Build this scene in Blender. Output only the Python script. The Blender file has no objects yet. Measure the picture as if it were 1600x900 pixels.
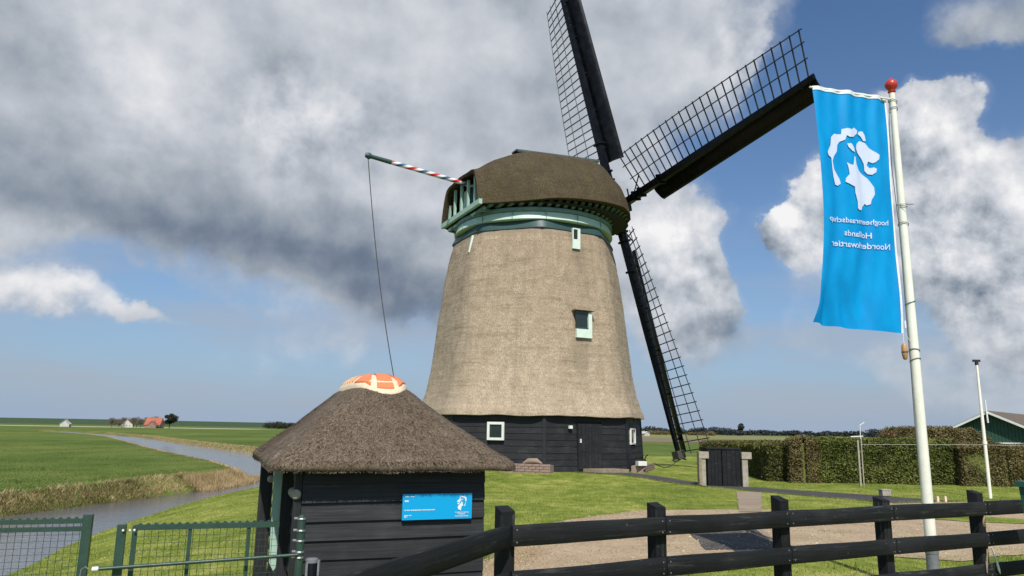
import bpy, math, random
import numpy as np
from mathutils import Vector, Matrix, noise
from mathutils.geometry import delaunay_2d_cdt
random.seed(7); RNG = np.random.default_rng(7)
S = bpy.context.scene; COL = S.collection
rad = math.radians

# ------------------------------------------------------------------ camera, world, sun, exposure
CAM = Vector((0, 0, 1.6)); PITCH = rad(10.87); ROLL = rad(0.91); FPX = 1155.0
Fw = Vector((0, math.cos(PITCH), math.sin(PITCH))); U0 = Vector((0, -math.sin(PITCH), math.cos(PITCH))); R0 = Vector((1, 0, 0))
Rt = math.cos(ROLL) * R0 + math.sin(ROLL) * U0; Up = -math.sin(ROLL) * R0 + math.cos(ROLL) * U0
cd = bpy.data.cameras.new('camera'); cam = bpy.data.objects.new('camera', cd); COL.objects.link(cam)
cd.sensor_width = 36; cd.lens = 36 * FPX / 1600; cd.clip_start = 0.05; cd.clip_end = 12000
cam.matrix_world = Matrix((( Rt.x, Up.x, -Fw.x, CAM.x), (Rt.y, Up.y, -Fw.y, CAM.y), (Rt.z, Up.z, -Fw.z, CAM.z), (0, 0, 0, 1)))
S.camera = cam
SUN_EL = 49.0; SUN_AZ = 176.0        # azimuth clockwise from +Y: behind the camera, slightly to the right
sd_ = Vector((math.sin(rad(SUN_AZ)) * math.cos(rad(SUN_EL)), math.cos(rad(SUN_AZ)) * math.cos(rad(SUN_EL)), math.sin(rad(SUN_EL))))
sl = bpy.data.lights.new('sun', 'SUN'); sun = bpy.data.objects.new('sun', sl); COL.objects.link(sun)
sl.energy = 4.6; sl.angle = rad(0.53); sl.color = (1.0, 0.95, 0.87)
sun.rotation_euler = (-sd_).to_track_quat('-Z', 'Y').to_euler(); sun.location = (0, 0, 60)
S.view_settings.view_transform = 'Standard'; S.view_settings.look = 'None'; S.view_settings.gamma = 1; S.view_settings.exposure = 0.0
try: S.view_settings.use_curve_mapping = False
except Exception: pass
S.cycles.max_bounces = 6; S.cycles.transparent_max_bounces = 8

def azel(px, py):
    d = Fw + Rt * ((px - 800) / FPX) - Up * ((py - 450) / FPX); d.normalize()
    return math.degrees(math.atan2(d.x, d.y)), math.degrees(math.asin(d.z))

class NT:
    """tiny node-tree writer"""
    def __init__(s, tree): s.t = tree; s.n = tree.nodes; s.l = tree.links
    def put(s, sock, val):
        if val is None: return
        if hasattr(val, 'is_linked') or hasattr(val, 'links'): s.l.new(val, sock)
        else:
            if isinstance(val, (tuple, list)) and len(val) == 3 and sock.type == 'RGBA': val = (*val, 1)
            sock.default_value = val
    def m(s, op, a, b=None, c=None, clamp=False):
        n = s.n.new('ShaderNodeMath'); n.operation = op; n.use_clamp = clamp
        for i, v in enumerate((a, b, c)):
            if v is not None: s.put(n.inputs[i], v)
        return n.outputs[0]
    def vm(s, op, a, b=None, sc=None):
        n = s.n.new('ShaderNodeVectorMath'); n.operation = op; s.put(n.inputs[0], a)
        if b is not None: s.put(n.inputs[1], b)
        if sc is not None: s.put(n.inputs['Scale'], sc)
        return n.outputs['Value'] if op in ('LENGTH', 'DOT_PRODUCT') else n.outputs[0]
    def noise(s, vec, scale, detail=4, rough=.55, dist=0, col=False):
        n = s.n.new('ShaderNodeTexNoise'); s.put(n.inputs['Vector'], vec); n.inputs['Scale'].default_value = scale
        n.inputs['Detail'].default_value = detail; n.inputs['Roughness'].default_value = rough; n.inputs['Distortion'].default_value = dist
        return n.outputs[1 if col else 0]
    def vor(s, vec, scale, feat='F1', rnd=1.0):
        n = s.n.new('ShaderNodeTexVoronoi'); n.feature = feat; s.put(n.inputs['Vector'], vec); n.inputs['Scale'].default_value = scale
        n.inputs['Randomness'].default_value = rnd
        return n.outputs[0]
    def ramp(s, f, stops, mode='LINEAR'):
        n = s.n.new('ShaderNodeValToRGB'); s.put(n.inputs[0], f); e = n.color_ramp.elements; n.color_ramp.interpolation = mode
        while len(e) < len(stops): e.new(.5)
        for k, (p, c) in enumerate(stops):
            e[k].position = p; e[k].color = (*c, 1) if len(c) == 3 else c
        return n.outputs[0]
    def mr(s, v, a, b, c=0., d=1., sm=True):
        n = s.n.new('ShaderNodeMapRange'); n.interpolation_type = 'SMOOTHSTEP' if sm else 'LINEAR'
        s.put(n.inputs[0], v)
        for i, x in enumerate((a, b, c, d)): n.inputs[i + 1].default_value = x
        return n.outputs[0]
    def mix(s, f, a, b, mode='MIX'):
        n = s.n.new('ShaderNodeMix'); n.data_type = 'RGBA'; n.blend_type = mode; n.clamp_factor = True
        s.put(n.inputs[0], f); s.put(n.inputs[6], a); s.put(n.inputs[7], b)
        return n.outputs[2]
    def mapg(s, vec, loc=(0, 0, 0), rot=(0, 0, 0), sc=(1, 1, 1), typ='POINT'):
        n = s.n.new('ShaderNodeMapping'); n.vector_type = typ; s.put(n.inputs[0], vec)
        n.inputs[1].default_value = loc; n.inputs[2].default_value = rot; n.inputs[3].default_value = sc
        return n.outputs[0]
    def comb(s, x, y, z):
        n = s.n.new('ShaderNodeCombineXYZ'); [s.put(n.inputs[i], v) for i, v in enumerate((x, y, z))]; return n.outputs[0]
    def sep(s, v):
        n = s.n.new('ShaderNodeSeparateXYZ'); s.put(n.inputs[0], v); return n.outputs

def build_world():
    w = bpy.data.worlds.new('World'); S.world = w; w.use_nodes = True
    N = NT(w.node_tree); bg = w.node_tree.nodes['Background']
    sky = N.n.new('ShaderNodeTexSky'); sky.sky_type = 'NISHITA'; sky.sun_disc = False
    sky.sun_elevation = rad(SUN_EL); sky.sun_rotation = rad(SUN_AZ); sky.air_density = 1.0; sky.dust_density = 1.2; sky.ozone_density = 2.5
    d = N.n.new('ShaderNodeTexCoord').outputs['Generated']
    d = N.vm('NORMALIZE', d)
    x, y, z = N.sep(d)
    az = N.m('MULTIPLY', N.m('ARCTAN2', x, y), 180 / math.pi)
    el = N.m('MULTIPLY', N.m('ARCSINE', z), 180 / math.pi)
    ae = N.comb(az, el, 0.)
    w1 = N.vm('SCALE', N.vm('SUBTRACT', N.noise(d, 4.5, 3, .5, col=True), (.5, .5, .5)), sc=9.0)
    w2 = N.vm('SCALE', N.vm('SUBTRACT', N.noise(d, 15, 5, .6, col=True), (.5, .5, .5)), sc=4.0)
    q = N.vm('ADD', ae, N.vm('ADD', w1, w2))
    def blob(px, py, rx, ry, rot=0, w=1., soft=0.0):
        a, e = azel(px, py); k = 1 / 20.16
        v = N.mapg(q, (a, e, 0), (0, 0, rad(rot)), (rx * k, ry * k, 1000.), 'TEXTURE')
        g = N.mr(N.vm('LENGTH', v), 1.15, soft)
        return N.m('MULTIPLY', g, w)
    def total(base, bl):
        s = base
        for b in bl: s = N.m('ADD', s, blob(*b))
        return s
    # where cloud stands (pixel centre, radii, turn anticlockwise, weight)
    cover = total(0.30, [
        (120, 90, 620, 330, 0, .75), (620, 120, 560, 330, 0, .8), (520, 330, 420, 190, -14, .6), (1020, 60, 330, 190, 20, .55), (-300, 150, 420, 300, 0, .5),
        (800, -260, 900, 220, 0, .5), (1080, 400, 150, 190, 0, .7), (880, 400, 260, 240, 0, .4),
        (1440, 260, 190, 190, 0, .72), (1560, 400, 200, 170, 0, .65), (1275, 320, 95, 95, 0, .5), (1580, 10, 150, 70, 0, .4), (1530, 598, 190, 62, -6, .62),
        (60, 478, 170, 42, 0, .42), (240, 490, 60, 22, 0, .55),
        (1290, 100, 140, 100, 20, -.42), (1210, 400, 60, 160, 0, -.4), (1180, 250, 70, 70, 20, -.18), (240, 450, 190, 32, -16, -.25), (1470, 105, 120, 45, -10, -.5), (1560, 170, 60, 70, 0, -.35), (800, 640, 1500, 110, 0, -.32)])
    n1 = N.noise(d, 6.5, 12, .57); n1b = N.noise(N.vm('ADD', d, (.014, 0, .018)), 6.5, 12, .57)
    n2 = N.noise(N.mapg(d, sc=(1, 1, 1.8)), 3.0, 4, .5); n2b = N.noise(N.mapg(N.vm('ADD', d, (.03, 0, .04)), sc=(1, 1, 1.8)), 3.0, 4, .5)
    crisp = total(0.0, [(1440, 270, 230, 230, 0, 1.), (1560, 440, 200, 120, 0, .8), (1090, 390, 170, 200, 0, .8), (1280, 310, 110, 110, 0, .8), (1200, 80, 150, 120, 20, .5), (480, 175, 190, 110, 0, .45), (170, 120, 160, 120, 0, .15), (640, 330, 200, 120, 0, .1), (60, 478, 200, 60, 0, .3), (680, 520, 130, 60, 0, .3)])
    crisp = N.m('MINIMUM', crisp, 1.)
    cov = N.m('ADD', cover, N.m('ADD', N.m('MULTIPLY', N.m('SUBTRACT', n1, .5), .95), N.m('MULTIPLY', N.m('SUBTRACT', n2, .5), .4)))
    alpha = N.m('ADD', N.m('MULTIPLY', N.mr(cov, .30, .72), N.m('SUBTRACT', 1., crisp)), N.m('MULTIPLY', N.mr(cov, .455, .545), crisp))
    bright = total(0.63, [
        (330, 370, 480, 75, -10, -.24), (600, 430, 260, 120, -25, -.22), (90, 300, 260, 60, -5, -.10), (690, 520, 130, 60, 0, -.16), (330, 300, 330, 60, -8, -.08), (180, 90, 150, 130, 0, .08), (480, 165, 100, 62, 0, .24), (170, 110, 90, 80, 0, .10), (620, 215, 60, 40, 0, .10), (760, 60, 240, 110, 0, .12), (1060, 90, 210, 130, 25, .13),
        (1080, 350, 150, 120, 0, .20), (1110, 490, 90, 40, 0, -.2), (1455, 200, 150, 90, -20, .22), (1575, 320, 80, 70, 0, .20), (1250, 270, 70, 50, 20, .14), (1270, 350, 90, 50, 0, -.14), (1400, 340, 120, 50, 10, -.08), (1480, 330, 100, 60, 0, .1), (1560, 425, 90, 26, 0, -.14), (1450, 380, 90, 90, 0, .08), (1340, 60, 60, 40, 0, .1), (1500, 460, 90, 30, 0, .16),
        (60, 470, 150, 30, 0, .22), (1560, 600, 150, 50, 0, .14), (0, 0, 260, 150, 0, -.10), (920, 170, 140, 90, 0, -.06), (300, 60, 120, 70, 0, .06), (620, 300, 160, 60, 0, .07)])
    rel = N.m('MULTIPLY', N.m('SUBTRACT', n1, n1b), N.m('ADD', .45, N.m('MULTIPLY', crisp, 2.5)))
    rel = N.m('ADD', rel, N.m('MULTIPLY', N.m('SUBTRACT', n2, n2b), .45))
    bright = N.m('ADD', bright, N.m('ADD', rel, N.m('ADD', N.m('MULTIPLY', N.m('SUBTRACT', n1, .5), .16), N.m('MULTIPLY', N.m('SUBTRACT', n2, .5), .34))))
    bright = N.m('ADD', bright, N.m('MULTIPLY', crisp, .03))
    ccol = N.ramp(bright, [(.12, (.085, .12, .18)), (.32, (.17, .215, .29)), (.52, (.35, .395, .455)), (.72, (.585, .615, .67)), (1.0, (.92, .91, .92))])
    ccol = N.vm('SCALE', ccol, sc=10.0)
    skyc = N.mix(1., sky.outputs[0], (.78, .98, 1.16), 'MULTIPLY')
    # moist pale air towards the horizon, all round
    hz = N.m('POWER', N.m('SUBTRACT', 1., N.m('ABSOLUTE', z), clamp=True), 6.5)
    skyc = N.mix(N.m('MULTIPLY', hz, .96), skyc, (3.45, 4.4, 5.9))
    alpha = N.m('MULTIPLY', alpha, N.mr(el, .3, 5.5, .25, 1.))
    nv = N.noise(N.mapg(d, sc=(1, 1, 5)), 3.4, 7, .55)
    veil = N.m('MULTIPLY', N.mr(nv, .40, .66), N.m('MULTIPLY', N.mr(el, -1., 3.), N.mr(el, 17., 7., 0, .55)))
    skyc = N.mix(veil, skyc, (4.0, 4.35, 5.1))
    out = N.mix(alpha, skyc, ccol)
    N.l.new(out, bg.inputs[0]); bg.inputs[1].default_value = .1
build_world()

# ------------------------------------------------------------------ helpers: objects and meshes
BASE = {}
def thing(name, label, cat, loc=(0, 0, 0), group=None):
    o = bpy.data.objects.new(name, None); COL.objects.link(o); o.location = loc; o.empty_display_size = .2
    o['label'] = label; o['category'] = cat
    if group: o['group'] = group
    BASE[o] = Vector(loc); return o
def tag(o, label=None, cat=None, group=None, kind=None):
    for k, v in (('label', label), ('category', cat), ('group', group), ('kind', kind)):
        if v: o[k] = v
    return o
def mesh_obj(name, me, mats, parent=None, origin=None):
    o = bpy.data.objects.new(name, me); COL.objects.link(o)
    for m_ in (mats if isinstance(mats, (list, tuple)) else [mats]):
        if m_ is not None: me.materials.append(m_)
    if parent: o.parent = parent
    return o
class MB:
    """collects faces in world coordinates; build() links them as one mesh"""
    def __init__(s): s.v = []; s.f = []; s.uv = []; s.mi = []
    def face(s, idx, uv=None, mi=0): s.f.append(tuple(idx)); s.uv.append(uv or [(0, 0)] * len(idx)); s.mi.append(mi)
    def poly(s, pts, uv=None, mi=0):
        b = len(s.v); s.v += [tuple(p) for p in pts]
        s.face(range(b, b + len(pts)), uv or [(p[0], p[1]) for p in pts], mi)
    def hexa(s, c, ax, ay, az, L, W, H, mi=0, taper=1.0):
        """box: centre c, axes, full sizes; taper scales the +x end"""
        b = len(s.v); u0 = random.random() * 50
        for i in (-1, 1):
            k = taper if i > 0 else 1.0
            for j, l in ((-1, -1), (1, -1), (1, 1), (-1, 1)):
                s.v.append(tuple(c + ax * (i * L / 2) + ay * (j * W / 2 * k) + az * (l * H / 2 * k)))
        def F(ids, uvs): s.face([b + t for t in ids], [(u0 + a, u0 + c_) for a, c_ in uvs], mi)
        F((0, 3, 2, 1), ((0, 0), (0, H), (W, H), (W, 0))); F((4, 5, 6, 7), ((0, 0), (W, 0), (W, H), (0, H)))
        F((0, 1, 5, 4), ((0, 0), (0, W), (L, W), (L, 0))); F((2, 3, 7, 6), ((0, W), (0, 0), (L, 0), (L, W)))
        F((1, 2, 6, 5), ((0, 0), (0, H), (L, H), (L, 0))); F((3, 0, 4, 7), ((0, H), (0, 0), (L, 0), (L, H)))
    def bar(s, p0, p1, w, h, up=(0, 0, 1), mi=0, taper=1.0):
        p0 = Vector(p0); p1 = Vector(p1); ax = (p1 - p0); L = ax.length; ax.normalize()
        up = Vector(up); ay = up.cross(ax)
        if ay.length < 1e-4: ay = Vector((1, 0, 0)).cross(ax)
        ay.normalize(); az = ax.cross(ay)
        s.hexa((p0 + p1) / 2, ax, ay, az, L, w, h, mi, taper)
    def box(s, c, size, rz=0, mi=0):
        ax = Vector((math.cos(rz), math.sin(rz), 0)); ay = Vector((-math.sin(rz), math.cos(rz), 0))
        s.hexa(Vector(c), ax, ay, Vector((0, 0, 1)), *size, mi=mi)
    def tube(s, pts, r, n=8, cap=True, mi=0):
        pts = [Vector(p) for p in pts]; rs = r if isinstance(r, (list, tuple)) else [r] * len(pts)
        b = len(s.v); prev = None; L = 0; Ls = []
        for i, p in enumerate(pts):
            t = (pts[min(i + 1, len(pts) - 1)] - pts[max(i - 1, 0)]).normalized()
            if prev is None:
                a = t.orthogonal().normalized()
            else:
                a = (prev - t * prev.dot(t)).normalized()
            prev = a; c_ = t.cross(a)
            if i: L += (p - pts[i - 1]).length
            Ls.append(L)
            for k in range(n):
                an = 2 * math.pi * k / n; s.v.append(tuple(p + (a * math.cos(an) + c_ * math.sin(an)) * rs[i]))
        for i in range(len(pts) - 1):
            for k in range(n):
                k2 = (k + 1) % n
                s.face((b + i * n + k, b + i * n + k2, b + (i + 1) * n + k2, b + (i + 1) * n + k),
                       [(Ls[i], k / n), (Ls[i], (k + 1) / n), (Ls[i + 1], (k + 1) / n), (Ls[i + 1], k / n)], mi)
        if cap:
            s.face([b + k for k in range(n)][::-1], mi=mi); s.face([b + (len(pts) - 1) * n + k for k in range(n)], mi=mi)
    def lathe(s, c, prof, n=16, mi=0):
        c = Vector(c); s.tube([c + Vector((0, 0, z)) for r, z in prof], [max(r, 1e-4) for r, z in prof], n, True, mi)
    def grid(s, rows, closed=False, mi=0, uv=None):
        b = len(s.v); nr = len(rows); nc = len(rows[0])
        for r in rows: s.v += [tuple(p) for p in r]
        for i in range(nr - 1):
            for j in range(nc if closed else nc - 1):
                j2 = (j + 1) % nc
                ids = (b + i * nc + j, b + i * nc + j2, b + (i + 1) * nc + j2, b + (i + 1) * nc + j)
                q = None
                if uv: q = [uv(i, j), uv(i, j + 1), uv(i + 1, j + 1), uv(i + 1, j)]
                s.face(ids, q, mi)
    def prism(s, poly, h, ext=None, mi=0):
        """poly: list of 3d points, extruded by vector h"""
        h = Vector(h); n = len(poly); b = len(s.v)
        s.v += [tuple(Vector(p)) for p in poly] + [tuple(Vector(p) + h) for p in poly]
        s.face(range(b, b + n)[::-1], mi=mi); s.face(range(b + n, b + 2 * n), mi=mi)
        for k in range(n):
            k2 = (k + 1) % n; s.face((b + k, b + k2, b + n + k2, b + n + k), mi=mi)
    def mesh(s, name, base=Vector((0, 0, 0)), smooth=False, fix=True):
        me = bpy.data.meshes.new(name)
        me.from_pydata([(x - base.x, y - base.y, z - base.z) for x, y, z in s.v], [], s.f)
        uvl = me.uv_layers.new(name='UVMap'); flat = [c for f in s.uv for u in f for c in u]
        uvl.data.foreach_set('uv', flat)
        me.polygons.foreach_set('material_index', s.mi)
        if smooth: me.polygons.foreach_set('use_smooth', [True] * len(me.polygons))
        me.validate(); me.update(); return me
    def build(s, name, mat, parent=None, smooth=False, auto=None, loc=None):
        if parent is not None: base = BASE[parent]
        else: base = Vector(loc) if loc else Vector((0, 0, 0))
        me = s.mesh(name, base, smooth)
        if auto is not None:
            me.polygons.foreach_set('use_smooth', [True] * len(me.polygons))
            try: me.set_sharp_from_angle(angle=rad(auto))
            except Exception: pass
        o = mesh_obj(name, me, mat, parent)
        if parent is None: o.location = base
        BASE[o] = base
        return o
def struct(o): o['kind'] = 'structure'; return o
def inst(name, me, parent, M):
    """another piece sharing mesh me, world matrix M, child of parent (parents are never rotated)"""
    o = bpy.data.objects.new(name, me); COL.objects.link(o); o.parent = parent
    o.matrix_local = Matrix.Translation(-BASE[parent]) @ M; BASE[o] = BASE[parent]; return o
def frame(o, x, y, z):
    return Matrix(((x.x, y.x, z.x, o.x), (x.y, y.y, z.y, o.y), (x.z, y.z, z.z, o.z), (0, 0, 0, 1)))
def quick_mesh(name, V, F, mat, uv=None):
    """V (n,3) float array, F (m,k) int array of k-gons"""
    me = bpy.data.meshes.new(name); V = np.ascontiguousarray(V, dtype=np.float32); k = F.shape[1]; m_ = len(F)
    me.vertices.add(len(V)); me.vertices.foreach_set('co', V.ravel())
    me.loops.add(m_ * k); me.loops.foreach_set('vertex_index', np.ascontiguousarray(F, dtype=np.int32).ravel())
    me.polygons.add(m_); me.polygons.foreach_set('loop_start', np.arange(0, m_ * k, k, dtype=np.int32))
    try: me.polygons.foreach_set('loop_total', np.full(m_, k, dtype=np.int32))
    except Exception: pass
    if uv is not None:
        l = me.uv_layers.new(name='UVMap'); l.data.foreach_set('uv', np.ascontiguousarray(uv, dtype=np.float32).ravel())
    me.update(calc_edges=True); me.validate()
    if mat: me.materials.append(mat)
    return me

# ------------------------------------------------------------------ materials
def mat(name, fn):
    m_ = bpy.data.materials.new(name); m_.use_nodes = True; N = NT(m_.node_tree)
    b = m_.node_tree.nodes['Principled BSDF']; N.tc = N.n.new('ShaderNodeTexCoord'); N.b = b
    N.obj = N.tc.outputs['Object']; N.uv = N.tc.outputs['UV']
    g = N.n.new('ShaderNodeNewGeometry'); N.pos = g.outputs['Position']
    oi = N.n.new('ShaderNodeObjectInfo'); N.rnd = oi.outputs['Random']
    N.geo = g
    def setp(col=None, rough=None, bump=None, bs=.3, bd=.01, **kw):
        if col is not None: N.put(b.inputs['Base Color'], col)
        if rough is not None: N.put(b.inputs['Roughness'], rough)
        if bump is not None:
            bn = N.n.new('ShaderNodeBump'); bn.inputs['Strength'].default_value = bs; bn.inputs['Distance'].default_value = bd
            N.put(bn.inputs['Height'], bump); N.l.new(bn.outputs[0], b.inputs['Normal'])
        for k, v in kw.items(): N.put(b.inputs[k.replace('_', ' ')], v)
    N.setp = setp; fn(N); return m_

def m_blackwood(base=(.015, .016, .018), var=(.034, .035, .038), rough=.5, spec=.35, wear=0.):
    def f(N):
        g = N.noise(N.mapg(N.uv, sc=(2.5, 60, 1)), 1.0, 5, .6); big = N.noise(N.obj, 2.2, 4, .6); w = N.noise(N.mapg(N.uv, sc=(1, 9, 1)), 1.3, 3)
        c = N.mix(N.mr(g, .3, .75), base, var)
        c = N.mix(N.mr(big, .48, .75, 0, .45), c, tuple(v * 1.7 + .006 for v in var))
        if wear:
            wn = N.noise(N.mapg(N.uv, sc=(1.6, 26, 1)), 1.0, 6, .7); wp = N.noise(N.obj, 3.1, 5, .65)
            c = N.mix(N.m('MULTIPLY', N.mr(wn, .52, .70), N.mr(wp, .42, .66, 0, wear)), c, (.13, .125, .115))
            c = N.mix(N.mr(N.noise(N.obj, 40, 2, .5), .70, .78, 0, wear * .6), c, (.12, .13, .10))
        c = N.mix(N.m('MULTIPLY', N.rnd, .35), c, tuple(v * .5 for v in base))
        N.setp(c, N.mr(big, .3, .7, rough, rough + .22), N.m('ADD', N.m('MULTIPLY', g, .6), N.m('MULTIPLY', w, .6)), .5, .006, Specular_IOR_Level=spec)
    return f
M = {}
M['tar'] = mat('tarred_boards', m_blackwood(wear=.35))
M['tar_mill'] = mat('tarred_mill_boards', m_blackwood((.010, .010, .011), (.028, .028, .030), .5, .35, .5))
M['fence'] = mat('fence_black', m_blackwood((.007, .008, .009), (.018, .019, .020), .62, .25, .85))
M['steel'] = mat('black_steel', lambda N: N.setp(N.mix(N.mr(N.noise(N.obj, 3, 5), .4, .7), (.004, .0045, .005), (.009, .010, .012)), N.mr(N.noise(N.obj, 1.5, 3), .3, .7, .26, .36), N.noise(N.obj, 2, 2), .04, .01, Specular_IOR_Level=.15))
M['sailwood'] = mat('sail_wood', lambda N: N.setp(N.mix(N.noise(N.obj, 5, 4), (.008, .010, .009), (.024, .028, .022)), .6))

def m_thatch(dark, mid, light, streak=1.0, course=0, stains=(), top=None, bumpd=.03, moss=None, big_=1.0):
    def f(N):
        p = N.mapg(N.uv, sc=(big_, big_, 1))
        fine = N.noise(N.mapg(p, sc=(70, 26, 1)), 1., 3, .7)           # reed ends
        fine2 = N.noise(N.mapg(p, sc=(160, 70, 1)), 1., 2, .6)
        med = N.noise(N.mapg(p, sc=(9, 5, 1)), 1., 4, .6); big = N.noise(N.obj, .55, 4, .55); cs = N.noise(N.mapg(p, sc=(1.2, 11, 1)), 1., 3, .6)
        v = N.m('ADD', N.m('MULTIPLY', fine, .5), N.m('MULTIPLY', fine2, .5))
        c = N.ramp(v, [(.30, dark), (.5, mid), (.68, light)])
        c = N.mix(N.mr(med, .35, .7, 0, .35), c, dark); c = N.mix(N.mr(big, .4, .72, 0, .45), c, tuple(x * .75 for x in mid))
        vs = N.noise(N.mapg(p, sc=(14, .5, 1)), 1., 4, .65); c = N.mix(N.mr(vs, .46, .72, 0, .38 * streak), c, tuple(x * .62 for x in mid))
        fl_ = N.noise(N.mapg(p, sc=(22, 40, 1)), 1., 3, .7); c = N.mix(N.mr(fl_, .58, .76, 0, .38), c, tuple(x * .9 for x in dark)); c = N.mix(N.mr(fl_, .40, .26, 0, .32), c, light)
        c = N.mix(N.mr(cs, .5, .75, 0, .3 * streak), c, tuple(x * .8 for x in dark))
        if moss: c = N.mix(N.mr(N.noise(N.obj, 1.3, 5, .65), .52, .72, 0, .5), c, moss)
        for (x, y, z, rx, rz_, k) in stains:                            # weathered patches with their own place
            q = N.vm('LENGTH', N.mapg(N.vm('ADD', N.obj, N.vm('SCALE', N.vm('SUBTRACT', N.noise(N.obj, 5, 3, col=True), (.5, .5, .5)), sc=.15)), (x, y, z), (0, 0, 0), (rx, 3., rz_), 'TEXTURE'))
            c = N.mix(N.mr(q, 1.05, .55, 0, k), c, tuple(t * .55 for t in mid))
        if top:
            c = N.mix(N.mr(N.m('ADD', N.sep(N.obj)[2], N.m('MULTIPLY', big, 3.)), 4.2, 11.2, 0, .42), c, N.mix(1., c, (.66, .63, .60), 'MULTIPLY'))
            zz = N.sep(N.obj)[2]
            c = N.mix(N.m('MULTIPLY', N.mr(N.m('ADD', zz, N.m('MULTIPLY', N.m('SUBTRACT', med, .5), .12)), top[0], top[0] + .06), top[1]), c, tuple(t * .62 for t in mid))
        N.setp(c, .9, N.m('ADD', N.m('MULTIPLY', v, 1.), N.m('ADD', N.m('MULTIPLY', med, 1.2), N.m('MULTIPLY', cs, .8 * streak))), .8, bumpd, Specular_IOR_Level=.15)
    return f
def m_plain(col, col2=None, rough=.6, sc=4, bump=0.1, spec=.5):
    def f(N):
        n = N.noise(N.obj, sc, 5, .6); n2 = N.noise(N.obj, sc * 6, 4, .6)
        c = N.mix(N.mr(N.m('ADD', N.m('MULTIPLY', n, .6), N.m('MULTIPLY', n2, .4)), .35, .68), col, col2 or tuple(x * .75 for x in col))
        N.setp(c, N.mr(n, .3, .7, rough * .9, min(1, rough * 1.12)), n2, bump * 3, .004, Specular_IOR_Level=spec)
    return f
M['palegreen'] = mat('pale_green_paint', m_plain((.42, .60, .50), (.34, .50, .42), .5))
M['mint'] = mat('mint_white_paint', m_plain((.72, .82, .72), (.62, .74, .64), .5))
M['ringgreen'] = mat('ring_paint', m_plain((.50, .66, .56), (.42, .58, .48), .5))
M['ridge'] = mat('ridge_lead', m_plain((.09, .12, .11), (.05, .07, .065), .5))
M['teal'] = mat('dark_teal_paint', m_plain((.035, .085, .08), (.022, .055, .052), .45))
M['midteal'] = mat('grey_teal_paint', m_plain((.16, .27, .25), (.11, .2, .185), .5))
M['white'] = mat('white_paint', m_plain((.80, .80, .76), (.68, .68, .64), .4, 3))
M['pole'] = mat('flagpole_paint', m_plain((.90, .88, .76), (.78, .76, .63), .35, 2))
M['grey'] = mat('galvanised', m_plain((.22, .23, .25), (.14, .15, .16), .4, 5))
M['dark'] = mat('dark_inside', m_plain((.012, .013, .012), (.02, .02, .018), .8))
M['red'] = mat('red_paint', m_plain((.55, .05, .04), (.42, .04, .03), .35, 6))
M['gate'] = mat('green_gate_paint', m_plain((.035, .075, .055), (.022, .052, .040), .4, 9))
M['wire'] = mat('gate_wire', m_plain((.04, .07, .055), (.03, .05, .04), .4, 9))
M['concrete'] = mat('weathered_concrete', m_plain((.42, .38, .30), (.26, .23, .17), .9, 7, .3))
M['oldwood'] = mat('old_wood_post', m_plain((.34, .28, .19), (.18, .13, .08), .9, 12, .3))
M['brickred'] = mat('planter_brick', m_plain((.24, .155, .125), (.36, .27, .22), .85, 14, .3))
M['mortar'] = mat('cream_mortar', m_plain((.80, .66, .46), (.62, .50, .34), .85, 16, .4))
M['orange'] = mat('orange_tile', m_plain((.80, .23, .085), (.62, .19, .085), .6, 9, .2))
M['faded'] = mat('faded_tile', m_plain((.80, .42, .22), (.72, .50, .32), .7, 9, .2))
M['glass'] = mat('window_glass', lambda N: N.setp((.02, .03, .028), .05, N.noise(N.obj, 3, 2), .05, .01, Specular_IOR_Level=.6))
M['binlid'] = mat('green_plastic', m_plain((.025, .11, .08), (.02, .085, .06), .4, 6))
M['house_green'] = mat('green_boarding', m_plain((.03, .09, .055), (.02, .065, .04), .6, 3))
M['roofbrown'] = mat('brown_roof', m_plain((.16, .12, .085), (.10, .075, .055), .85, 3, .3))
M['rope'] = mat('rope', m_plain((.07, .065, .055), (.04, .04, .035), .8, 20))
M['farwhite'] = mat('far_white_wall', m_plain((.60, .57, .52), None, .8, 1))
M['farred'] = mat('far_red_tiles', m_plain((.42, .13, .075), (.34, .10, .06), .85, 1))
M['farbrick'] = mat('far_brick', m_plain((.30, .20, .15), None, .85, 1))
M['corkwood'] = mat('varnished_wood', m_plain((.50, .30, .13), (.38, .2, .08), .5, 12))

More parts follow.
